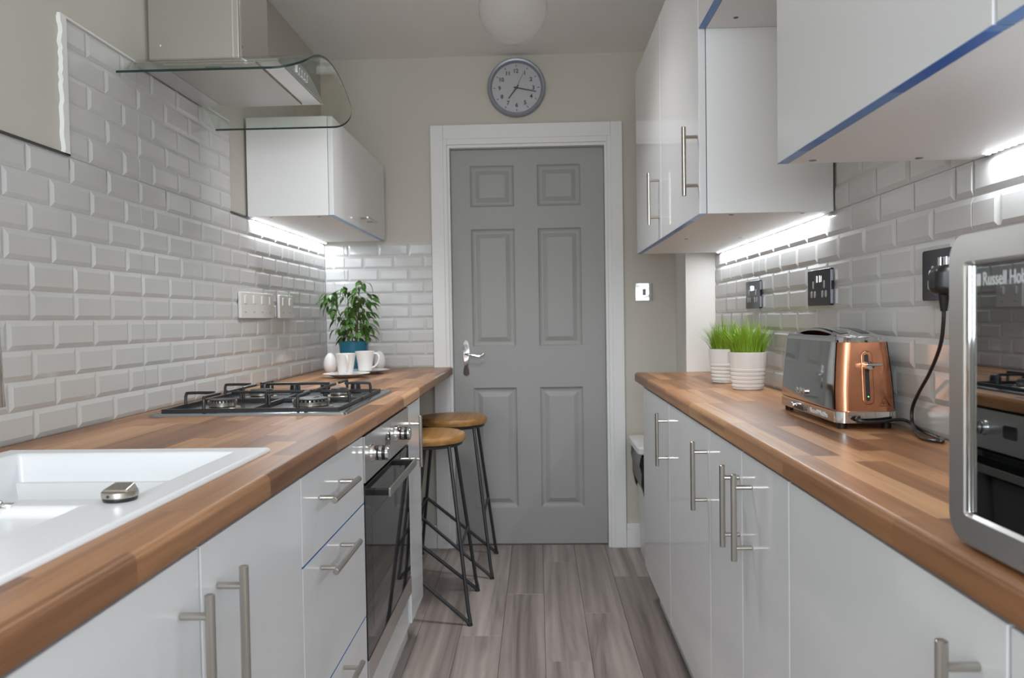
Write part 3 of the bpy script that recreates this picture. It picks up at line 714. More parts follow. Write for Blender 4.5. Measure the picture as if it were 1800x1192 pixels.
for (sx, sy) in ((cx0 + 0.03, cy0), (cx1, cy0 + 0.03)):
    obj('screw', B().lathe([(0.004, -0.002), (0.004, 0.0)], (sx if sy == cy0 else cx1, sy, 1.91), 10, axis='y' if sy == cy0 else 'x'), 'chrome', hd)
# ------------------------------------------------------------------ LED strips
def led(label, x, y0, y1, z, power):
    t = thing('led_strip', label, 'light strip', (x, (y0 + y1) / 2, z))
    tp_ = obj('tape', B().box(x - 0.005, x + 0.005, y0, y1, z - 0.0016, z - 0.0002), 'ledtape', t)
    n = int((y1 - y0) / 0.017); b = B()
    for k in range(n):
        y = y0 + 0.008 + k * (y1 - y0 - 0.016) / (n - 1); b.box(x - 0.0025, x + 0.0025, y - 0.0025, y + 0.0025, z - 0.0034, z - 0.0016)
    o = obj('diodes', b, 'led', t); o['kind'] = 'stuff'
    l = area('led_light', (0, 0, 0), (0, 0, -1), 0.012, y1 - y0, power, (0.90, 0.95, 1.0))
    l.parent = t; l.location = (0, 0, -0.005); l.rotation_euler = (0, 0, 0)
    return t
led('lit white LED strip under the small left wall cabinet', XLT + 0.012, 2.83, 3.79, 1.534, 2.6)
led('lit white LED strip under the tall right wall cabinet behind the grass pots', XRT - 0.012, 2.02, 3.17, ZU, 3.2)
led('lit white LED strip under the big right wall cabinet above the microwave', XRT - 0.014, 0.20, 1.29, ZU, 3.0)
# ------------------------------------------------------------------ sockets and switches
def plate_R(label, y0, y1, pin=True, skip=None):
    z0, z1 = 1.168, 1.263
    t = thing('power_socket', label, 'socket', (XRT, (y0 + y1) / 2, z0), 'black double sockets on the right wall')
    obj('face_plate', B().prism(roundrect(y0, y1, z0, z1, 0.005), 'x', XRT - 0.009, XRT - 0.0003), 'blacknickel', t, bevel=0.0012)
    w = y1 - y0
    for k, cyy in enumerate((y0 + w * 0.26, y0 + w * 0.74)):
        if skip == k: continue
        obj('socket_slot', B().prism(roundrect(cyy - 0.004, cyy + 0.004, 1.213, 1.233, 0.0035), 'x', XRT - 0.0102, XRT - 0.0085), 'slot', t)
        for s in (-1, 1): obj('socket_slot', B().prism(roundrect(cyy + s * 0.012 - 0.0055, cyy + s * 0.012 + 0.0055, 1.189, 1.207, 0.0045), 'x', XRT - 0.0102, XRT - 0.0085), 'slot', t)
    for yc in (y0 + w * 0.5 - 0.010, y0 + w * 0.5 + 0.010):
        obj('rocker', B().box(XRT - 0.0125, XRT - 0.0085, yc - 0.006, yc + 0.006, 1.228, 1.247, 0.0015), 'chrome', t)
plate_R('black double socket on the right wall behind the grass pots', 2.594, 2.762)
plate_R('black double socket on the right wall beside the toaster, halfway to the pots', 1.972, 2.135)
plate_R('black socket on the right wall with the black plug in it, beside the microwave', 1.352, 1.508, skip=0)
def plate_L(label, y0, y1, n):
    z0, z1 = 1.163, 1.257
    t = thing('switch_plate', label, 'switch', (XLT, (y0 + y1) / 2, z0))
    obj('face_plate', B().prism(roundrect(y0, y1, z0, z1, 0.004), 'x', XLT + 0.0003, XLT + 0.011), 'plastic', t, bevel=0.0015)
    w = (y1 - y0) / n
    for k in range(n):
        c = y0 + w * (k + 0.5)
        obj('rocker', B().box(XLT + 0.010, XLT + 0.0145, c - 0.011, c + 0.011, 1.215, 1.245, 0.0015), 'plastic', t)
        obj('indicator', B().box(XLT + 0.0108, XLT + 0.0115, c - 0.008, c + 0.008, 1.182, 1.188), 'slot', t)
plate_L('long white four-switch plate on the left wall above the hob', 2.683, 3.019, 4)
plate_L('small white switch plate on the left wall, right of the long four-switch plate', 3.09, 3.26, 2)
t = thing('light_switch', 'small chrome light switch on the back wall right of the door', 'switch', (0.527, YB, 1.225))
obj('face_plate', B().prism(roundrect(0.484, 0.570, 1.225, 1.311, 0.004), 'y', YB - 0.008, YB - 0.0003), 'chrome', t, bevel=0.0015)
obj('rocker', B().box(0.519, 0.535, YB - 0.013, YB - 0.008, 1.252, 1.282, 0.002), 'darktrim', t)
# ------------------------------------------------------------------ wall clock
ck = thing('wall_clock', 'round grey-rimmed wall clock above the door', 'clock', (-0.087, YB, 2.139))
cx, cz, cr = -0.087, 2.279, 0.1425
obj('rim', B().lathe([(cr * 0.94, YB - 0.0005), (cr, YB - 0.010), (cr, YB - 0.030), (cr - 0.006, YB - 0.038), (cr - 0.014, YB - 0.036), (cr - 0.022, YB - 0.020), (cr - 0.022, YB - 0.012)], (cx, 0, cz), 56, axis='y'), 'clockring', ck)
fc = obj('face', B().lathe([(cr - 0.020, YB - 0.011), (cr - 0.020, YB - 0.016)], (cx, 0, cz), 48, axis='y'), 'clockface', ck)
for hnum in range(1, 13):
    a = math.radians(30 * hnum); r = 0.083
    text_obj('numeral', str(hnum), 0.027, 'ink', (cx + r * math.sin(a), YB - 0.0163, cz + r * math.cos(a)), (1, 0, 0), (0, 0, 1), fc, center=True)
    tk = B(); u = Vector((math.sin(a), 0, math.cos(a))); v = Vector((math.cos(a), 0, -math.sin(a))); p = Vector((cx, YB - 0.0163, cz)) + u * 0.108
    tk.loft([[p + u * 0.005 * s + v * 0.0016 * w + Vector((0, -h, 0)) for s, w in ((-1, -1), (1, -1), (1, 1), (-1, 1))] for h in (0, 0.0006)])
    obj('tick', tk, 'ink', fc)
def hand(name, ang, L0, L1, w, y):
    a = math.radians(ang); u = Vector((math.sin(a), 0, math.cos(a))); v = Vector((math.cos(a), 0, -math.sin(a))); p = Vector((cx, y, cz)); bb = B()
    bb.loft([[p - u * L0 + v * w, p - u * L0 - v * w, p + u * L1 - v * w * 0.8, p + u * L1 + v * w * 0.8], [p - u * L0 + v * w + Vector((0, -0.0012, 0)), p - u * L0 - v * w + Vector((0, -0.0012, 0)), p + u * L1 - v * w * 0.8 + Vector((0, -0.0012, 0)), p + u * L1 + v * w * 0.8 + Vector((0, -0.0012, 0))]])
    obj(name, bb, 'ink', ck)
hand('hour_hand', 217.5, 0.016, 0.066, 0.0032, YB - 0.0190); hand('minute_hand', 102, 0.014, 0.098, 0.0030, YB - 0.0205); hand('second_hand', 26, 0.02, 0.085, 0.0007, YB - 0.022)
obj('hub', B().lathe([(0.006, YB - 0.018), (0.005, YB - 0.0245)], (cx, 0, cz), 16, axis='y'), 'ink', ck)
obj('glass', B().lathe([(cr - 0.0215, YB - 0.0268), (cr - 0.0215, YB - 0.0282)], (cx, 0, cz), 48, axis='y'), 'glass', ck)
# ------------------------------------------------------------------ ceiling lamp, and an added fill lamp
cl = thing('ceiling_lamp', 'round white opal ceiling lamp at the top edge above the clock', 'lamp', (-0.075, 2.92, ZC - 0.002))
prof = [(0.0, -0.262)] + [(0.13 * math.sin(a), -0.132 - 0.13 * math.cos(a)) for a in [math.pi * k / 20 * 0.92 for k in range(1, 21)]]
M['opal'] = thin_glass('frosted_lamp_glass', (1.0, 1.0, 1.0), 1.12, 0.3)
_t = M['opal'].node_tree; _o = _t.nodes['Material Output']; _m = _t.nodes.new('ShaderNodeMixShader'); _d = _t.nodes.new('ShaderNodeBsdfDiffuse'); _d.inputs[0].default_value = (0.8, 0.8, 0.82, 1)
_m.inputs[0].default_value = 0.09; _t.links.new(_o.inputs[0].links[0].from_socket, _m.inputs[1]); _t.links.new(_d.outputs[0], _m.inputs[2]); _t.links.new(_m.outputs[0], _o.inputs[0])
obj('globe', B().lathe([(r, ZC + h) for r, h in prof], (-0.075, 2.92, 0), 40, cap=False), 'opal', cl)
obj('ceiling_cap', B().lathe([(0.05, ZC - 0.03), (0.06, ZC - 0.02), (0.06, ZC - 0.001)], (-0.075, 2.92, 0), 32), 'trimwhite', cl)
cl = thing('ceiling_lamp', 'flat round fill lamp added on the ceiling, out of view', 'lamp', (-0.16, 2.42, ZC - 0.002))  # unseen lamp added as fill, brightens the floor and worktops
obj('housing', B().lathe([(0.20, ZC - 0.001), (0.20, ZC - 0.035), (0.19, ZC - 0.04), (0.18, ZC - 0.04), (0.18, ZC - 0.03)], (-0.16, 2.42, 0), 40, cap=False), 'trimwhite', cl)
obj('diffuser', B().lathe([(0.18, ZC - 0.032), (0.178, ZC - 0.034)], (-0.16, 2.42, 0), 40), mat('fill_lamp_diffuser', (0.8, 0.8, 0.8), 0.5, emit=(1, 0.97, 0.93), es=6), cl)
l = area('added_fill_light', (0, 0, 0), (0, 0, -1), 0.36, 0.36, 7.5, (0.98, 0.99, 1.0), 110); l.data.shape = 'DISK'
l.parent = cl; l.location = (0, 0, -0.042); l.rotation_euler = (0, 0, 0)
# ------------------------------------------------------------------ bar stools
def make_stool(label, cxs, cys):
    t = thing('bar_stool', label, 'stool', (cxs, cys, 0), 'bar stools under the breakfast bar')
    zs = 0.70
    obj('seat', B().lathe([(0.0, zs - 0.034), (0.150, zs - 0.034), (0.157, zs - 0.030), (0.160, zs - 0.020), (0.160, zs - 0.010), (0.156, zs - 0.003), (0.148, zs), (0.0, zs)], (cxs, cys, 0), 48, cap=False), 'seat', t)
    pts = [(cxs + 0.142 * math.cos(2 * math.pi * k / 40), cys + 0.142 * math.sin(2 * math.pi * k / 40), zs - 0.040) for k in range(40)]
    obj('seat_ring', B().tube(pts, 0.0065, 10, closed=True), 'rod', t)
    for sx in (1, -1):
        for sy in (1, -1):
            top = Vector((cxs + sx * 0.105, cys + sy * 0.095, zs - 0.040)); ft = Vector((cxs + sx * 0.182, cys + sy * 0.182, 0.0075))
            zf = 0.285; kq = (zs - 0.04 - zf) / 0.65; op = Vector((cxs - sx * (0.105 + 0.077 * kq), cys + sy * (0.095 + 0.087 * kq), zf)) if sx > 0 else Vector((cxs + sx * (0.105 + 0.077 * kq), cys - sy * (0.095 + 0.087 * kq), zf))
            d1 = (top - ft).normalized(); d2 = (op - ft).normalized()
            path = [top] + smoothpath([ft + d1 * 0.04, ft + d1 * 0.016 + Vector((sx * 0.002, 0, 0)), ft + Vector((0, 0, 0.0)), ft + d2 * 0.022, ft + d2 * 0.05], 4) + [op + (Vector((0, sy * 0.009, 0)) if sx > 0 else Vector((sy * 0.009, 0, 0)))]
            g = obj('leg', B().tube(path, 0.0072, 10), 'rod', t)
            obj('foot_pad', B().lathe([(0.009, 0.0), (0.011, 0.003), (0.010, 0.008)], (ft.x, ft.y, 0), 14), 'black', g)
    for sx in (1, -1):
        q = 0.105 + 0.077 * (zs - 0.04 - 0.285) / 0.65; w = 0.095 + 0.087 * (zs - 0.04 - 0.285) / 0.65
        obj('footrest', B().tube([(cxs + sx * q, cys - w, 0.285), (cxs + sx * q, cys + w, 0.285)], 0.006, 10), 'rod', t)
    return t
make_stool('wooden seat bar stool nearer the camera, black hairpin legs, beside the oven', -0.452, 3.03)
make_stool('wooden seat bar stool nearer the grey door, black hairpin legs, behind the other stool', -0.400, 3.545)
# ------------------------------------------------------------------ bin
bn = thing('pedal_bin', 'white bin with black bag showing under its lid, behind the right cabinets', 'bin', (0.54, 3.62, 0))
bx0, bx1, by0, by1 = 0.476, 0.628, 3.47, 3.79
rg = lambda d, z, r=0.02: [(x, y, z) for x, y in roundrect(bx0 - d, bx1 + d * 0.1, by0 - d, by1 + min(d, 0.02), r)]
obj('body', B().loft([rg(-0.012, 0.001), rg(0.0, 0.40), rg(0.002, 0.52)]), 'plastic', bn)
b = B(); rings = []
for k, (z, d) in enumerate(((0.335, 0.004), (0.385, 0.018), (0.44, 0.020), (0.48, 0.026), (0.515, 0.024), (0.526, 0.012))):
    ring = rg(d, z, 0.02); rings.append([(x + random.uniform(-0.004, 0.004), y + random.uniform(-0.004, 0.004), zz_ + (random.uniform(-0.022, 0.012) if k == 0 else random.uniform(-0.004, 0.004))) for x, y, zz_ in ring])
b.loft(rings, cap=False); obj('bag', b, 'bag', bn, angle=50)
obj('lid', B().loft([rg(0.028, 0.528), rg(0.036, 0.532), rg(0.036, 0.556), rg(0.030, 0.562), rg(0.0, 0.566)]), 'plastic', bn)
# ------------------------------------------------------------------ microwave
mw = thing('microwave', 'stainless microwave with mirrored black window on the right worktop', 'microwave', (0.58, 0.58, WT))
MX, MY0, MY1, MZ0, MZ1 = 0.424, 0.36, 0.812, 0.921, 1.226
obj('body', B().box(MX + 0.022, 0.735, MY0 + 0.006, MY1 - 0.006, MZ0 + 0.004, MZ1 - 0.004, 0.004), 'steel', mw)
b = B()
out = roundrect(MY0, MY1, MZ0 - 0.008, MZ1, 0.026, 8); inn = roundrect(MY0 + 0.13, MY1 - 0.030, MZ0 + 0.022, MZ1 - 0.030, 0.004, 8)
xa, xb = MX, MX + 0.021
def ring(poly, x): return [b.bm.verts.new((x, p, q)) for p, q in poly]
o2 = [(p + (0.003 if p < 0.58 else -0.003), q + (0.003 if q < 1.05 else -0.003)) for p, q in out]
R0, R1, R2, R3 = ring(out, xb), ring(out, xa + 0.003), ring(o2, xa), ring(inn, xa)
R4 = ring([(p + (0.005 if p < 0.58 else -0.005), q + (0.004 if q < 1.05 else -0.004)) for p, q in inn], xa + 0.006)
n = len(out)
for A, D in ((R0, R1), (R1, R2), (R2, R3), (R3, R4)):
    for i in range(n): j = (i + 1) % n; b.bm.faces.new((A[i], A[j], D[j], D[i]))
b.bm.faces.new(R0)
dd = obj('door_frame', b, 'steel', mw, angle=25)
obj('chrome_edge', B().box(MX + 0.0005, MX + 0.005, MY1 - 0.0385, MY1 - 0.0325, MZ0 + 0.026, MZ1 - 0.034, 0.001), 'chrome', dd)
obj('window', B().box(MX + 0.0045, MX + 0.008, MY0 + 0.134, MY1 - 0.0355, MZ0 + 0.025, MZ1 - 0.033), mat('mirrored_door_glass', (0.30, 0.31, 0.32), 0.02, 1.0), dd)
text_obj('lettering', 'Russell Hobbs', 0.0185, 'letter', (MX + 0.0044, 0.757, 1.1715), (0, -1, 0), (0, 0, 1), dd, 0.0002, xscale=0.74)
obj('lettering_mark', B().box(MX + 0.0042, MX + 0.0046, 0.7605, 0.767, 1.1715, 1.183), 'letter', dd)
for y in (MY0 + 0.06, MY1 - 0.06):
    for x in (0.48, 0.69): obj('foot', B().lathe([(0.010, WT + 0.0002), (0.012, MZ0 + 0.006)], (x, y, 0), 14), 'black', mw)
# ------------------------------------------------------------------ toaster
ts = thing('toaster', 'copper and polished steel two-slice toaster on the right worktop', 'toaster', (0.668, 1.765, WT))
TX, TY = 0.668, 1.768
def tring(z, a, bb_, r=0.024, n=6, bow=0.0): return [(TX + x, TY + y, z + bow * (1 - (y / bb_) ** 2)) for x, y in roundrect(-a, a, -bb_, bb_, r, n)]
obj('shell', B().loft([tring(0.945, 0.0605, 0.186), tring(0.99, 0.0595, 0.1813), tring(1.04, 0.056, 0.176), tring(1.088, 0.0515, 0.171)]), 'copper', ts)
base_ = obj('base_band', B().loft([tring(0.922, 0.0600, 0.185, 0.022), tring(0.9235, 0.0628, 0.189, 0.022), tring(0.946, 0.0626, 0.1885, 0.022), tring(0.9475, 0.060, 0.186, 0.022)]), 'chrome', ts)
top_ = obj('top_plate', B().loft([tring(1.087, 0.0525, 0.1725, bow=0.0), tring(1.091, 0.0535, 0.1735, bow=0.008), tring(1.096, 0.051, 0.170, bow=0.014), tring(1.0975, 0.040, 0.150, bow=0.016)], cap=False).loft([[(TX + q * (0.0405 if abs(y_) < 0.127 else 0.0165 + math.sqrt(max(0, 0.024 ** 2 - (abs(y_) - 0.126) ** 2))), TY + y_, 1.0975 + 0.016 * (1 - (y_ / 0.150) ** 2) + h_) for q, h_ in ((-1, -0.004), (1, -0.004), (1, 0.0003), (0, 0.0012), (-1, 0.0003))] for y_ in [-0.15 + 0.0075 * k for k in range(41)]]), 'chrome', ts)
for s in (-1, 1):
    b = B(); b.loft([[(TX + s * 0.022 + q * 0.009, TY + yy_, 1.0975 + 0.016 * (1 - (yy_ / 0.150) ** 2) + h_) for q, h_ in ((-1, -0.003), (1, -0.003), (1, 0.0016), (-1, 0.0016))] for yy_ in [-0.12 + 0.02 * k for k in range(13)]])
    obj('bread_slot', b, 'darkslot', top_)
    b = B(); secs = []
    for z, a in ((0.949, 0.0612), (0.99, 0.0601), (1.04, 0.0566), (1.0875, 0.0522)):
        secs.append([(TX + s * a, TY - 0.168 + (z - 0.949) * 0.10, z), (TX + s * (a + 0.0008), TY - 0.160 + (z - 0.949) * 0.10, z), (TX + s * (a + 0.0008), TY + 0.164 - (z - 0.949) * 0.10, z), (TX + s * a, TY + 0.172 - (z - 0.949) * 0.10, z)])
    b.loft(secs, cap=False, closed=False); sp_ = obj('side_panel', b, 'mirror', ts, angle=60); sp_['label'] = 'polished mirror steel side panel'
ey = TY - 0.187
b = B(); b.prism(roundrect(TX - 0.0105, TX + 0.0135, 0.960, 1.070, 0.0115), 'y', ey - 0.0008, ey + 0.012)
for v in b.bm.verts: v.co.y += (v.co.z - 0.945) * 0.105
lv = obj('lever_recess', b, 'copper', ts, bevel=0.002)
b = B(); b.prism(roundrect(TX - 0.0035, TX + 0.0045, 0.968, 1.063, 0.0038), 'y', ey - 0.0016, ey + 0.004)
for v in b.bm.verts: v.co.y += (v.co.z - 0.945) * 0.105
obj('lever_slot', b, 'darkslot', lv)
obj('lever', B().box(TX - 0.010, TX + 0.022, ey - 0.016, ey + 0.012, 1.040, 1.046, 0.0025).lathe([(0.008, ey - 0.006), (0.0095, ey + 0.002), (0.0095, ey + 0.014)], (TX + 0.002, 0, 1.040), 16, axis='y'), 'chrome', lv)
obj('power_light', B().lathe([(0.0012, ey - 0.002), (0.0012, ey + 0.004)], (TX + 0.0005, 0.0025, 0.977), 8, axis='y'), 'greenled', lv)
tri = [(TX + 0.021, 0.957), (TX + 0.047, 0.957), (TX + 0.034, 0.979)]
tri2 = [(TX + 0.0232, 0.9583), (TX + 0.0448, 0.9583), (TX + 0.034, 0.9766)]
b = B()
for k in range(3):
    p, q, r_, s_ = tri[k], tri[(k + 1) % 3], tri2[(k + 1) % 3], tri2[k]
    f = lambda w: (w[0], ey + 0.0012 + (w[1] - 0.957) * 0.10, w[1])
    b.loft([[f(p), f(q), f(r_), f(s_)], [tuple(Vector(f(w)) + Vector((0, 0.003, 0))) for w in (p, q, r_, s_)]])
for k in range(3):
    x_ = TX + 0.030 + k * 0.004; b.box(x_ - 0.0006, x_ + 0.0006, ey + 0.0012, ey + 0.0045, 0.9600, 0.9665)
obj('warning_mark', b, mat('etched_copper', (0.20, 0.07, 0.035), 0.5, 0.6), ts)
sxp = TX - 0.0632
for k, (dy, r) in enumerate(((0.022, 0.0072), (0.0, 0.0090), (-0.022, 0.0072))):
    obj('button', B().lathe([(r, sxp + 0.004), (r, sxp - 0.003), (r * 0.75, sxp - 0.0052)], (0, TY + 0.02 + dy, 0.972), 18, axis='x'), 'chrome', ts)
b = B(); b.prism(roundrect(TY + 0.055, TY + 0.095, 0.926, 0.941, 0.006), 'x', sxp - 0.010, sxp + 0.001)
dl_ = obj('browning_slider', b, 'chrome', ts, bevel=0.002)
obj('slider_track', B().box(sxp - 0.004, sxp + 0.001, TY + 0.0, TY + 0.052, 0.9265, 0.937, 0.001), 'glassblack', dl_)
text_obj('lettering', 'Russell Hobbs', 0.0150, 'letter', (sxp - 0.0002, TY - 0.030, 0.9285), (0, -1, 0), (0, 0, 1), base_, 0.0006, xscale=1.2)
for x in (-0.045, 0.045):
    for y in (-0.165, 0.165): obj('foot', B().lathe([(0.0095, WT + 0.0002), (0.0105, 0.923)], (TX + x, TY + y, 0), 14), 'black', ts)
# plug and cord
pg = thing('power_plug', 'black plug with its cord running from the wall socket down to the toaster', 'plug', (0.72, 1.40, 1.16))
px = XRT - 0.010; pcy = 1.392
b = B(); secs = []
for x, wy, wz in ((px, 0.0255, 0.026), (px - 0.012, 0.0265, 0.028), (px - 0.026, 0.024, 0.026), (px - 0.036, 0.018, 0.02), (px - 0.040, 0.010, 0.012)):
    secs.append([(x, pcy + p, 1.203 + q) for p, q in roundrect(-wy, wy, -wz, wz, min(wy, wz) * 0.55)])
b.loft(secs); obj('plug_body', b, 'black', pg)
obj('strain_relief', B().tube([(px - 0.018, pcy, 1.182), (px - 0.018, pcy, 1.166), (px - 0.018, pcy, 1.148)], [0.010, 0.008, 0.0055], 12), 'black', pg)
cord = smoothpath([(px - 0.018, pcy, 1.160), (px - 0.018, pcy + 0.002, 1.125), (0.722, 1.408, 1.085), (0.726, 1.452, 1.035), (0.733, 1.508, 0.992), (0.736, 1.540, 0.958), (0.7335, 1.535, 0.930), (0.719, 1.487, 0.9155), (0.706, 1.430, 0.9145), (0.718, 1.398, 0.9145), (0.735, 1.432, 0.9145), (0.738, 1.505, 0.918), (0.737, 1.555, 0.928), (0.722, 1.566, 0.932), (0.690, 1.562, 0.929), (0.655, 1.561, 0.928), (0.640, 1.565, 0.932), (0.642, 1.572, 0.935), (0.648, 1.5785, 0.936)], 7)
obj('cord', B().tube(cord, 0.0034, 10), 'black', pg)
# ------------------------------------------------------------------ pots of grass
def grass_pot(label, px_, py_, ntop, seed):
    rnd = random.Random(seed)
    t = thing('potted_grass', label, 'plant', (px_, py_, WT), 'grass pots on the right worktop')
    h = 0.119; rt_, rb_ = 0.0600, 0.0475
    rad = lambda z: rb_ + (rt_ - rb_) * z / h
    prof = [(0.0, 0.0), (rb_ - 0.004, 0.0), (rb_, 0.003)]
    z = 0.008
    while z < 0.060:
        prof += [(rad(z) - 0.0012, z), (rad(z + 0.002) + 0.0012, z + 0.002), (rad(z + 0.008) + 0.0012, z + 0.008), (rad(z + 0.010) - 0.0012, z + 0.0100)]; z += 0.0125
    prof += [(rad(0.066), 0.066), (rt_, h - 0.002), (rt_ - 0.001, h), (rt_ - 0.004, h), (rt_ - 0.006, h - 0.012), (0.0, h - 0.014)]
    obj('pot', B().lathe([(r, WT + 0.0002 + q) for r, q in prof], (px_, py_, 0), 40, cap=False), 'potwhite', t)
    b = B()
    for k in range(ntop):
        a = rnd.uniform(0, 2 * math.pi); r0 = 0.048 * math.sqrt(rnd.random()); base = Vector((px_ + r0 * math.cos(a), py_ + r0 * math.sin(a), WT + h - 0.016))
        lean = r0 / 0.048 * rnd.uniform(0.15, 0.75) + rnd.uniform(-0.08, 0.1); L = rnd.uniform(0.06, 0.138) * (1.06 - 0.25 * r0 / 0.048)
        a2 = a + rnd.uniform(-0.5, 0.5); out_ = Vector((math.cos(a2), math.sin(a2), 0)); side_ = Vector((-out_.y, out_.x, 0)); w = rnd.uniform(0.0014, 0.0026)
        prevs = None
        for s in range(5):
            q = s / 4; c = base + Vector((0, 0, 1)) * L * (q - 0.25 * lean * q * q) + out_ * L * lean * (0.35 * q + 0.65 * q * q); ww = w * (1 - q ** 1.7) + 0.00015
            cur = (b.bm.verts.new(c - side_ * ww), b.bm.verts.new(c + out_ * ww * 0.35), b.bm.verts.new(c + side_ * ww))
            if prevs:
                b.bm.faces.new((prevs[0], prevs[1], cur[1], cur[0])); b.bm.faces.new((prevs[1], prevs[2], cur[2], cur[1]))
            prevs = cur
    g = obj('grass', b, 'grass', t, angle=80); g['kind'] = 'stuff'
    return t
grass_pot('white ribbed pot of green grass nearer the toaster, in front of the other pot', 0.667, 2.475, 420, 1)
grass_pot('white ribbed pot of green grass behind the other pot, farther from the toaster', 0.661, 2.735, 420, 2)
# ------------------------------------------------------------------ leafy plant, cups and eggs
pl = thing('potted_ficus', 'leafy green plant in a teal pot on the breakfast bar', 'plant', (-0.862, 3.58, WT))
fx, fy = -0.862, 3.58
obj('pot', B().lathe([(0.0, WT + 0.0003), (0.056, WT + 0.0003), (0.060, WT + 0.004), (0.068, WT + 0.138), (0.069, WT + 0.142), (0.066, WT + 0.142), (0.062, WT + 0.125), (0.0, WT + 0.122)], (fx, fy, 0), 36, cap=False), 'teal', pl)
obj('soil', B().lathe([(0.063, WT + 0.1225), (0.05, WT + 0.128), (0.0, WT + 0.13)], (fx, fy, 0), 24, cap=False), 'soil', pl)
rnd = random.Random(5); stems = []
b = B()
for k in range(4):
    a = k * 1.6 + 0.5; p0 = Vector((fx + 0.014 * math.cos(a), fy + 0.014 * math.sin(a), WT + 0.122))
    sp = 0.042 if k else 0.008; p1 = p0 + Vector((math.cos(a) * sp, math.sin(a) * sp, 0.12)); p2 = p1 + Vector((math.cos(a) * sp * 0.9, math.sin(a) * sp * 0.9, 0.165 - 0.025 * k))
    path = smoothpath([p0, p1, p2], 6); stems.append(path); b.tube(path, [0.0034 - 0.0022 * i / (len(path) - 1) for i in range(len(path))], 7)
twigs = []
for path in stems:
    for k in range(22):
        q = path[2 + k % (len(path) - 2)]; a = rnd.uniform(0, 2 * math.pi); L = rnd.uniform(0.035, 0.085) * (1.15 - 0.5 * (q.z - WT - 0.12) / 0.28)
        e = q + Vector((math.cos(a) * L, math.sin(a) * L * 0.8, rnd.uniform(-0.005, 0.03))); mid_ = (q + e) / 2 + Vector((0, 0, 0.010))
        b.tube(smoothpath([q, mid_, e], 3), 0.0009, 5); twigs.append((q, mid_, e))
obj('stem', b, 'stem', pl)
lb = B(); secs = []; NLf = 6
for s in range(NLf + 1):
    q = s / NLf; w = 0.0115 * math.sin(math.pi * min(1, q * 1.0) ** 0.75) * (1 - 0.25 * q) + 0.0002; x = 0.046 * q; dz = -0.016 * q * q
    secs.append([lb.bm.verts.new((x, -w, dz + 0.003)), lb.bm.verts.new((x, 0, dz)), lb.bm.verts.new((x, w, dz + 0.003))])
for a_, c_ in zip(secs, secs[1:]):
    for i in range(2): lb.bm.faces.new((a_[i], a_[i + 1], c_[i + 1], c_[i]))
leaf_me = finish(lb.bm, Vector((0, 0, 0)), 'leaf', 80)
def leaf(at_, yaw, pitch, roll, sc):
    o = bpy.data.objects.new('leaf', leaf_me); C.objects.link(o); o.parent = pl
    o.matrix_local = Matrix.Translation(at_ - wloc(pl)) @ Matrix.Rotation(yaw, 4, 'Z') @ Matrix.Rotation(pitch, 4, 'Y') @ Matrix.Rotation(roll, 4, 'X') @ Matrix.Scale(sc, 4)
for q, mid_, e in twigs:
    ya = math.atan2(e.y - q.y, e.x - q.x)
    leaf(e, ya + rnd.uniform(-0.4, 0.4), rnd.uniform(0.1, 1.0), rnd.uniform(-0.5, 0.5), rnd.uniform(0.8, 1.1))
    for s in (-1, 1):
        leaf(q.lerp(e, rnd.uniform(0.45, 0.85)) + Vector((0, 0, 0.004)), ya + s * rnd.uniform(0.5, 1.1), rnd.uniform(0.2, 1.1), rnd.uniform(-0.5, 0.5), rnd.uniform(0.65, 1.0))
for path in stems:
    leaf(path[-1], rnd.uniform(0, 6), -0.7, 0.2, 0.9); leaf(path[-1], rnd.uniform(0, 6), -0.2, -0.2, 0.8)
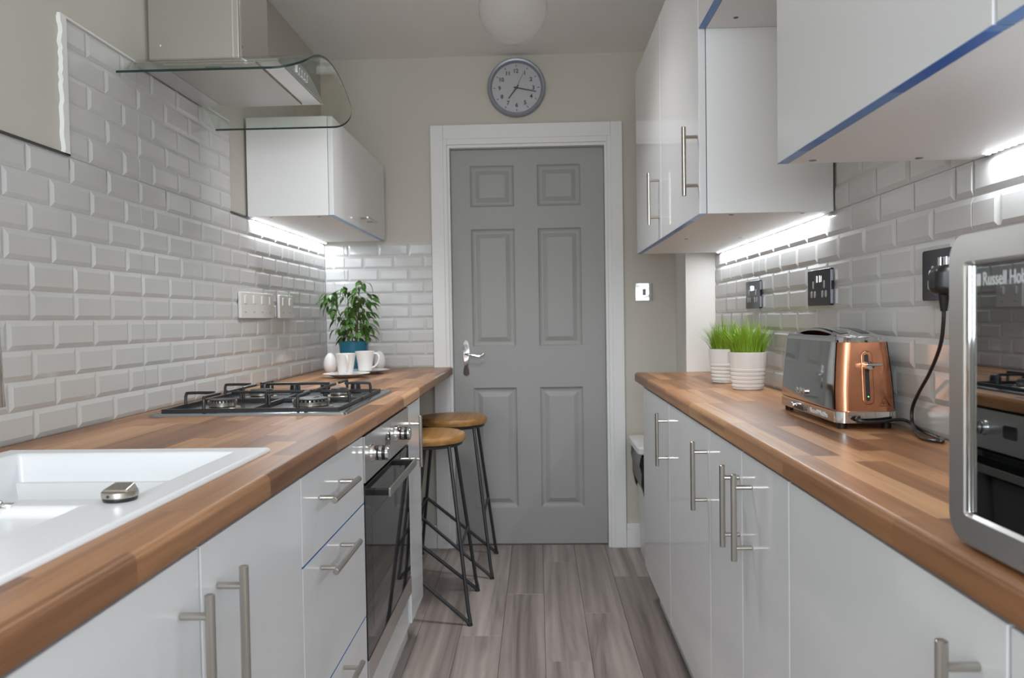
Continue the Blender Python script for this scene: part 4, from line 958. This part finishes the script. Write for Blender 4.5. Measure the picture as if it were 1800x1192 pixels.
def cup(label, x, y, ang):
    t = thing('coffee_cup', label, 'cup', (x, y, WT + 0.0115), 'white cups on the breakfast bar'); z0 = WT + 0.0117
    obj('body', B().lathe([(0.0, z0), (0.028, z0), (0.030, z0 + 0.003), (0.0345, z0 + 0.035), (0.040, z0 + 0.068), (0.0445, z0 + 0.088), (0.0435, z0 + 0.0885), (0.0385, z0 + 0.068), (0.032, z0 + 0.03), (0.026, z0 + 0.006), (0.0, z0 + 0.005)], (x, y, 0), 40, cap=False), 'porcelain', t)
    u = Vector((math.cos(ang), math.sin(ang), 0)); c = Vector((x, y, z0))
    obj('handle', B().tube(smoothpath([c + u * 0.040 + Vector((0, 0, 0.078)), c + u * 0.056 + Vector((0, 0, 0.078)), c + u * 0.066 + Vector((0, 0, 0.062)), c + u * 0.060 + Vector((0, 0, 0.038)), c + u * 0.044 + Vector((0, 0, 0.020)), c + u * 0.032 + Vector((0, 0, 0.016))], 5), 0.0042, 10), 'porcelain', t)
def saucer(label, x, y):
    t = obj('saucer', B().lathe([(0.0, WT + 0.0003), (0.045, WT + 0.0003), (0.050, WT + 0.002), (0.075, WT + 0.010), (0.098, WT + 0.0155), (0.099, WT + 0.0168), (0.096, WT + 0.0170), (0.072, WT + 0.0135), (0.040, WT + 0.0112), (0.0, WT + 0.0112)], (x, y, 0), 48, cap=False), 'porcelain', base=(x, y, WT))
    tag(t, label, 'saucer', 'white saucers on the breakfast bar')
saucer('white saucer under the cup nearer the hob', -0.812, 3.23); cup('white cup nearer the hob, its handle turned towards the camera', -0.815, 3.23, -1.2)
saucer('white saucer under the cup nearer the back wall', -0.770, 3.445); cup('white cup nearer the back wall, its handle to the right', -0.780, 3.445, -0.1)
def egg(label, x, y):
    h = 0.096; r = 0.0305; prof = [(r * 0.45 * 0.6, 0.0)]
    for k in range(1, 16):
        a = math.pi * (0.10 + 0.90 * k / 15); z = h / 2 * (1 - math.cos(a)); w = r * math.sin(a) * (1.0 - 0.12 * (z / h - 0.5) * 2)
        prof.append((max(w, 0), z - h / 2 * (1 - math.cos(math.pi * 0.10))))
    tag(obj('egg_shaker', B().lathe([(r_, WT + 0.0004 + z) for r_, z in prof], (x, y, 0), 28), 'porcelain', base=(x, y, WT), angle=80), label, 'shaker', 'white egg shakers on the breakfast bar')
egg('white egg-shaped shaker left of the cups, by the tiled left wall', -0.945, 3.47); egg('white egg-shaped shaker right of the cups, by the tiled back wall', -0.757, 3.64)
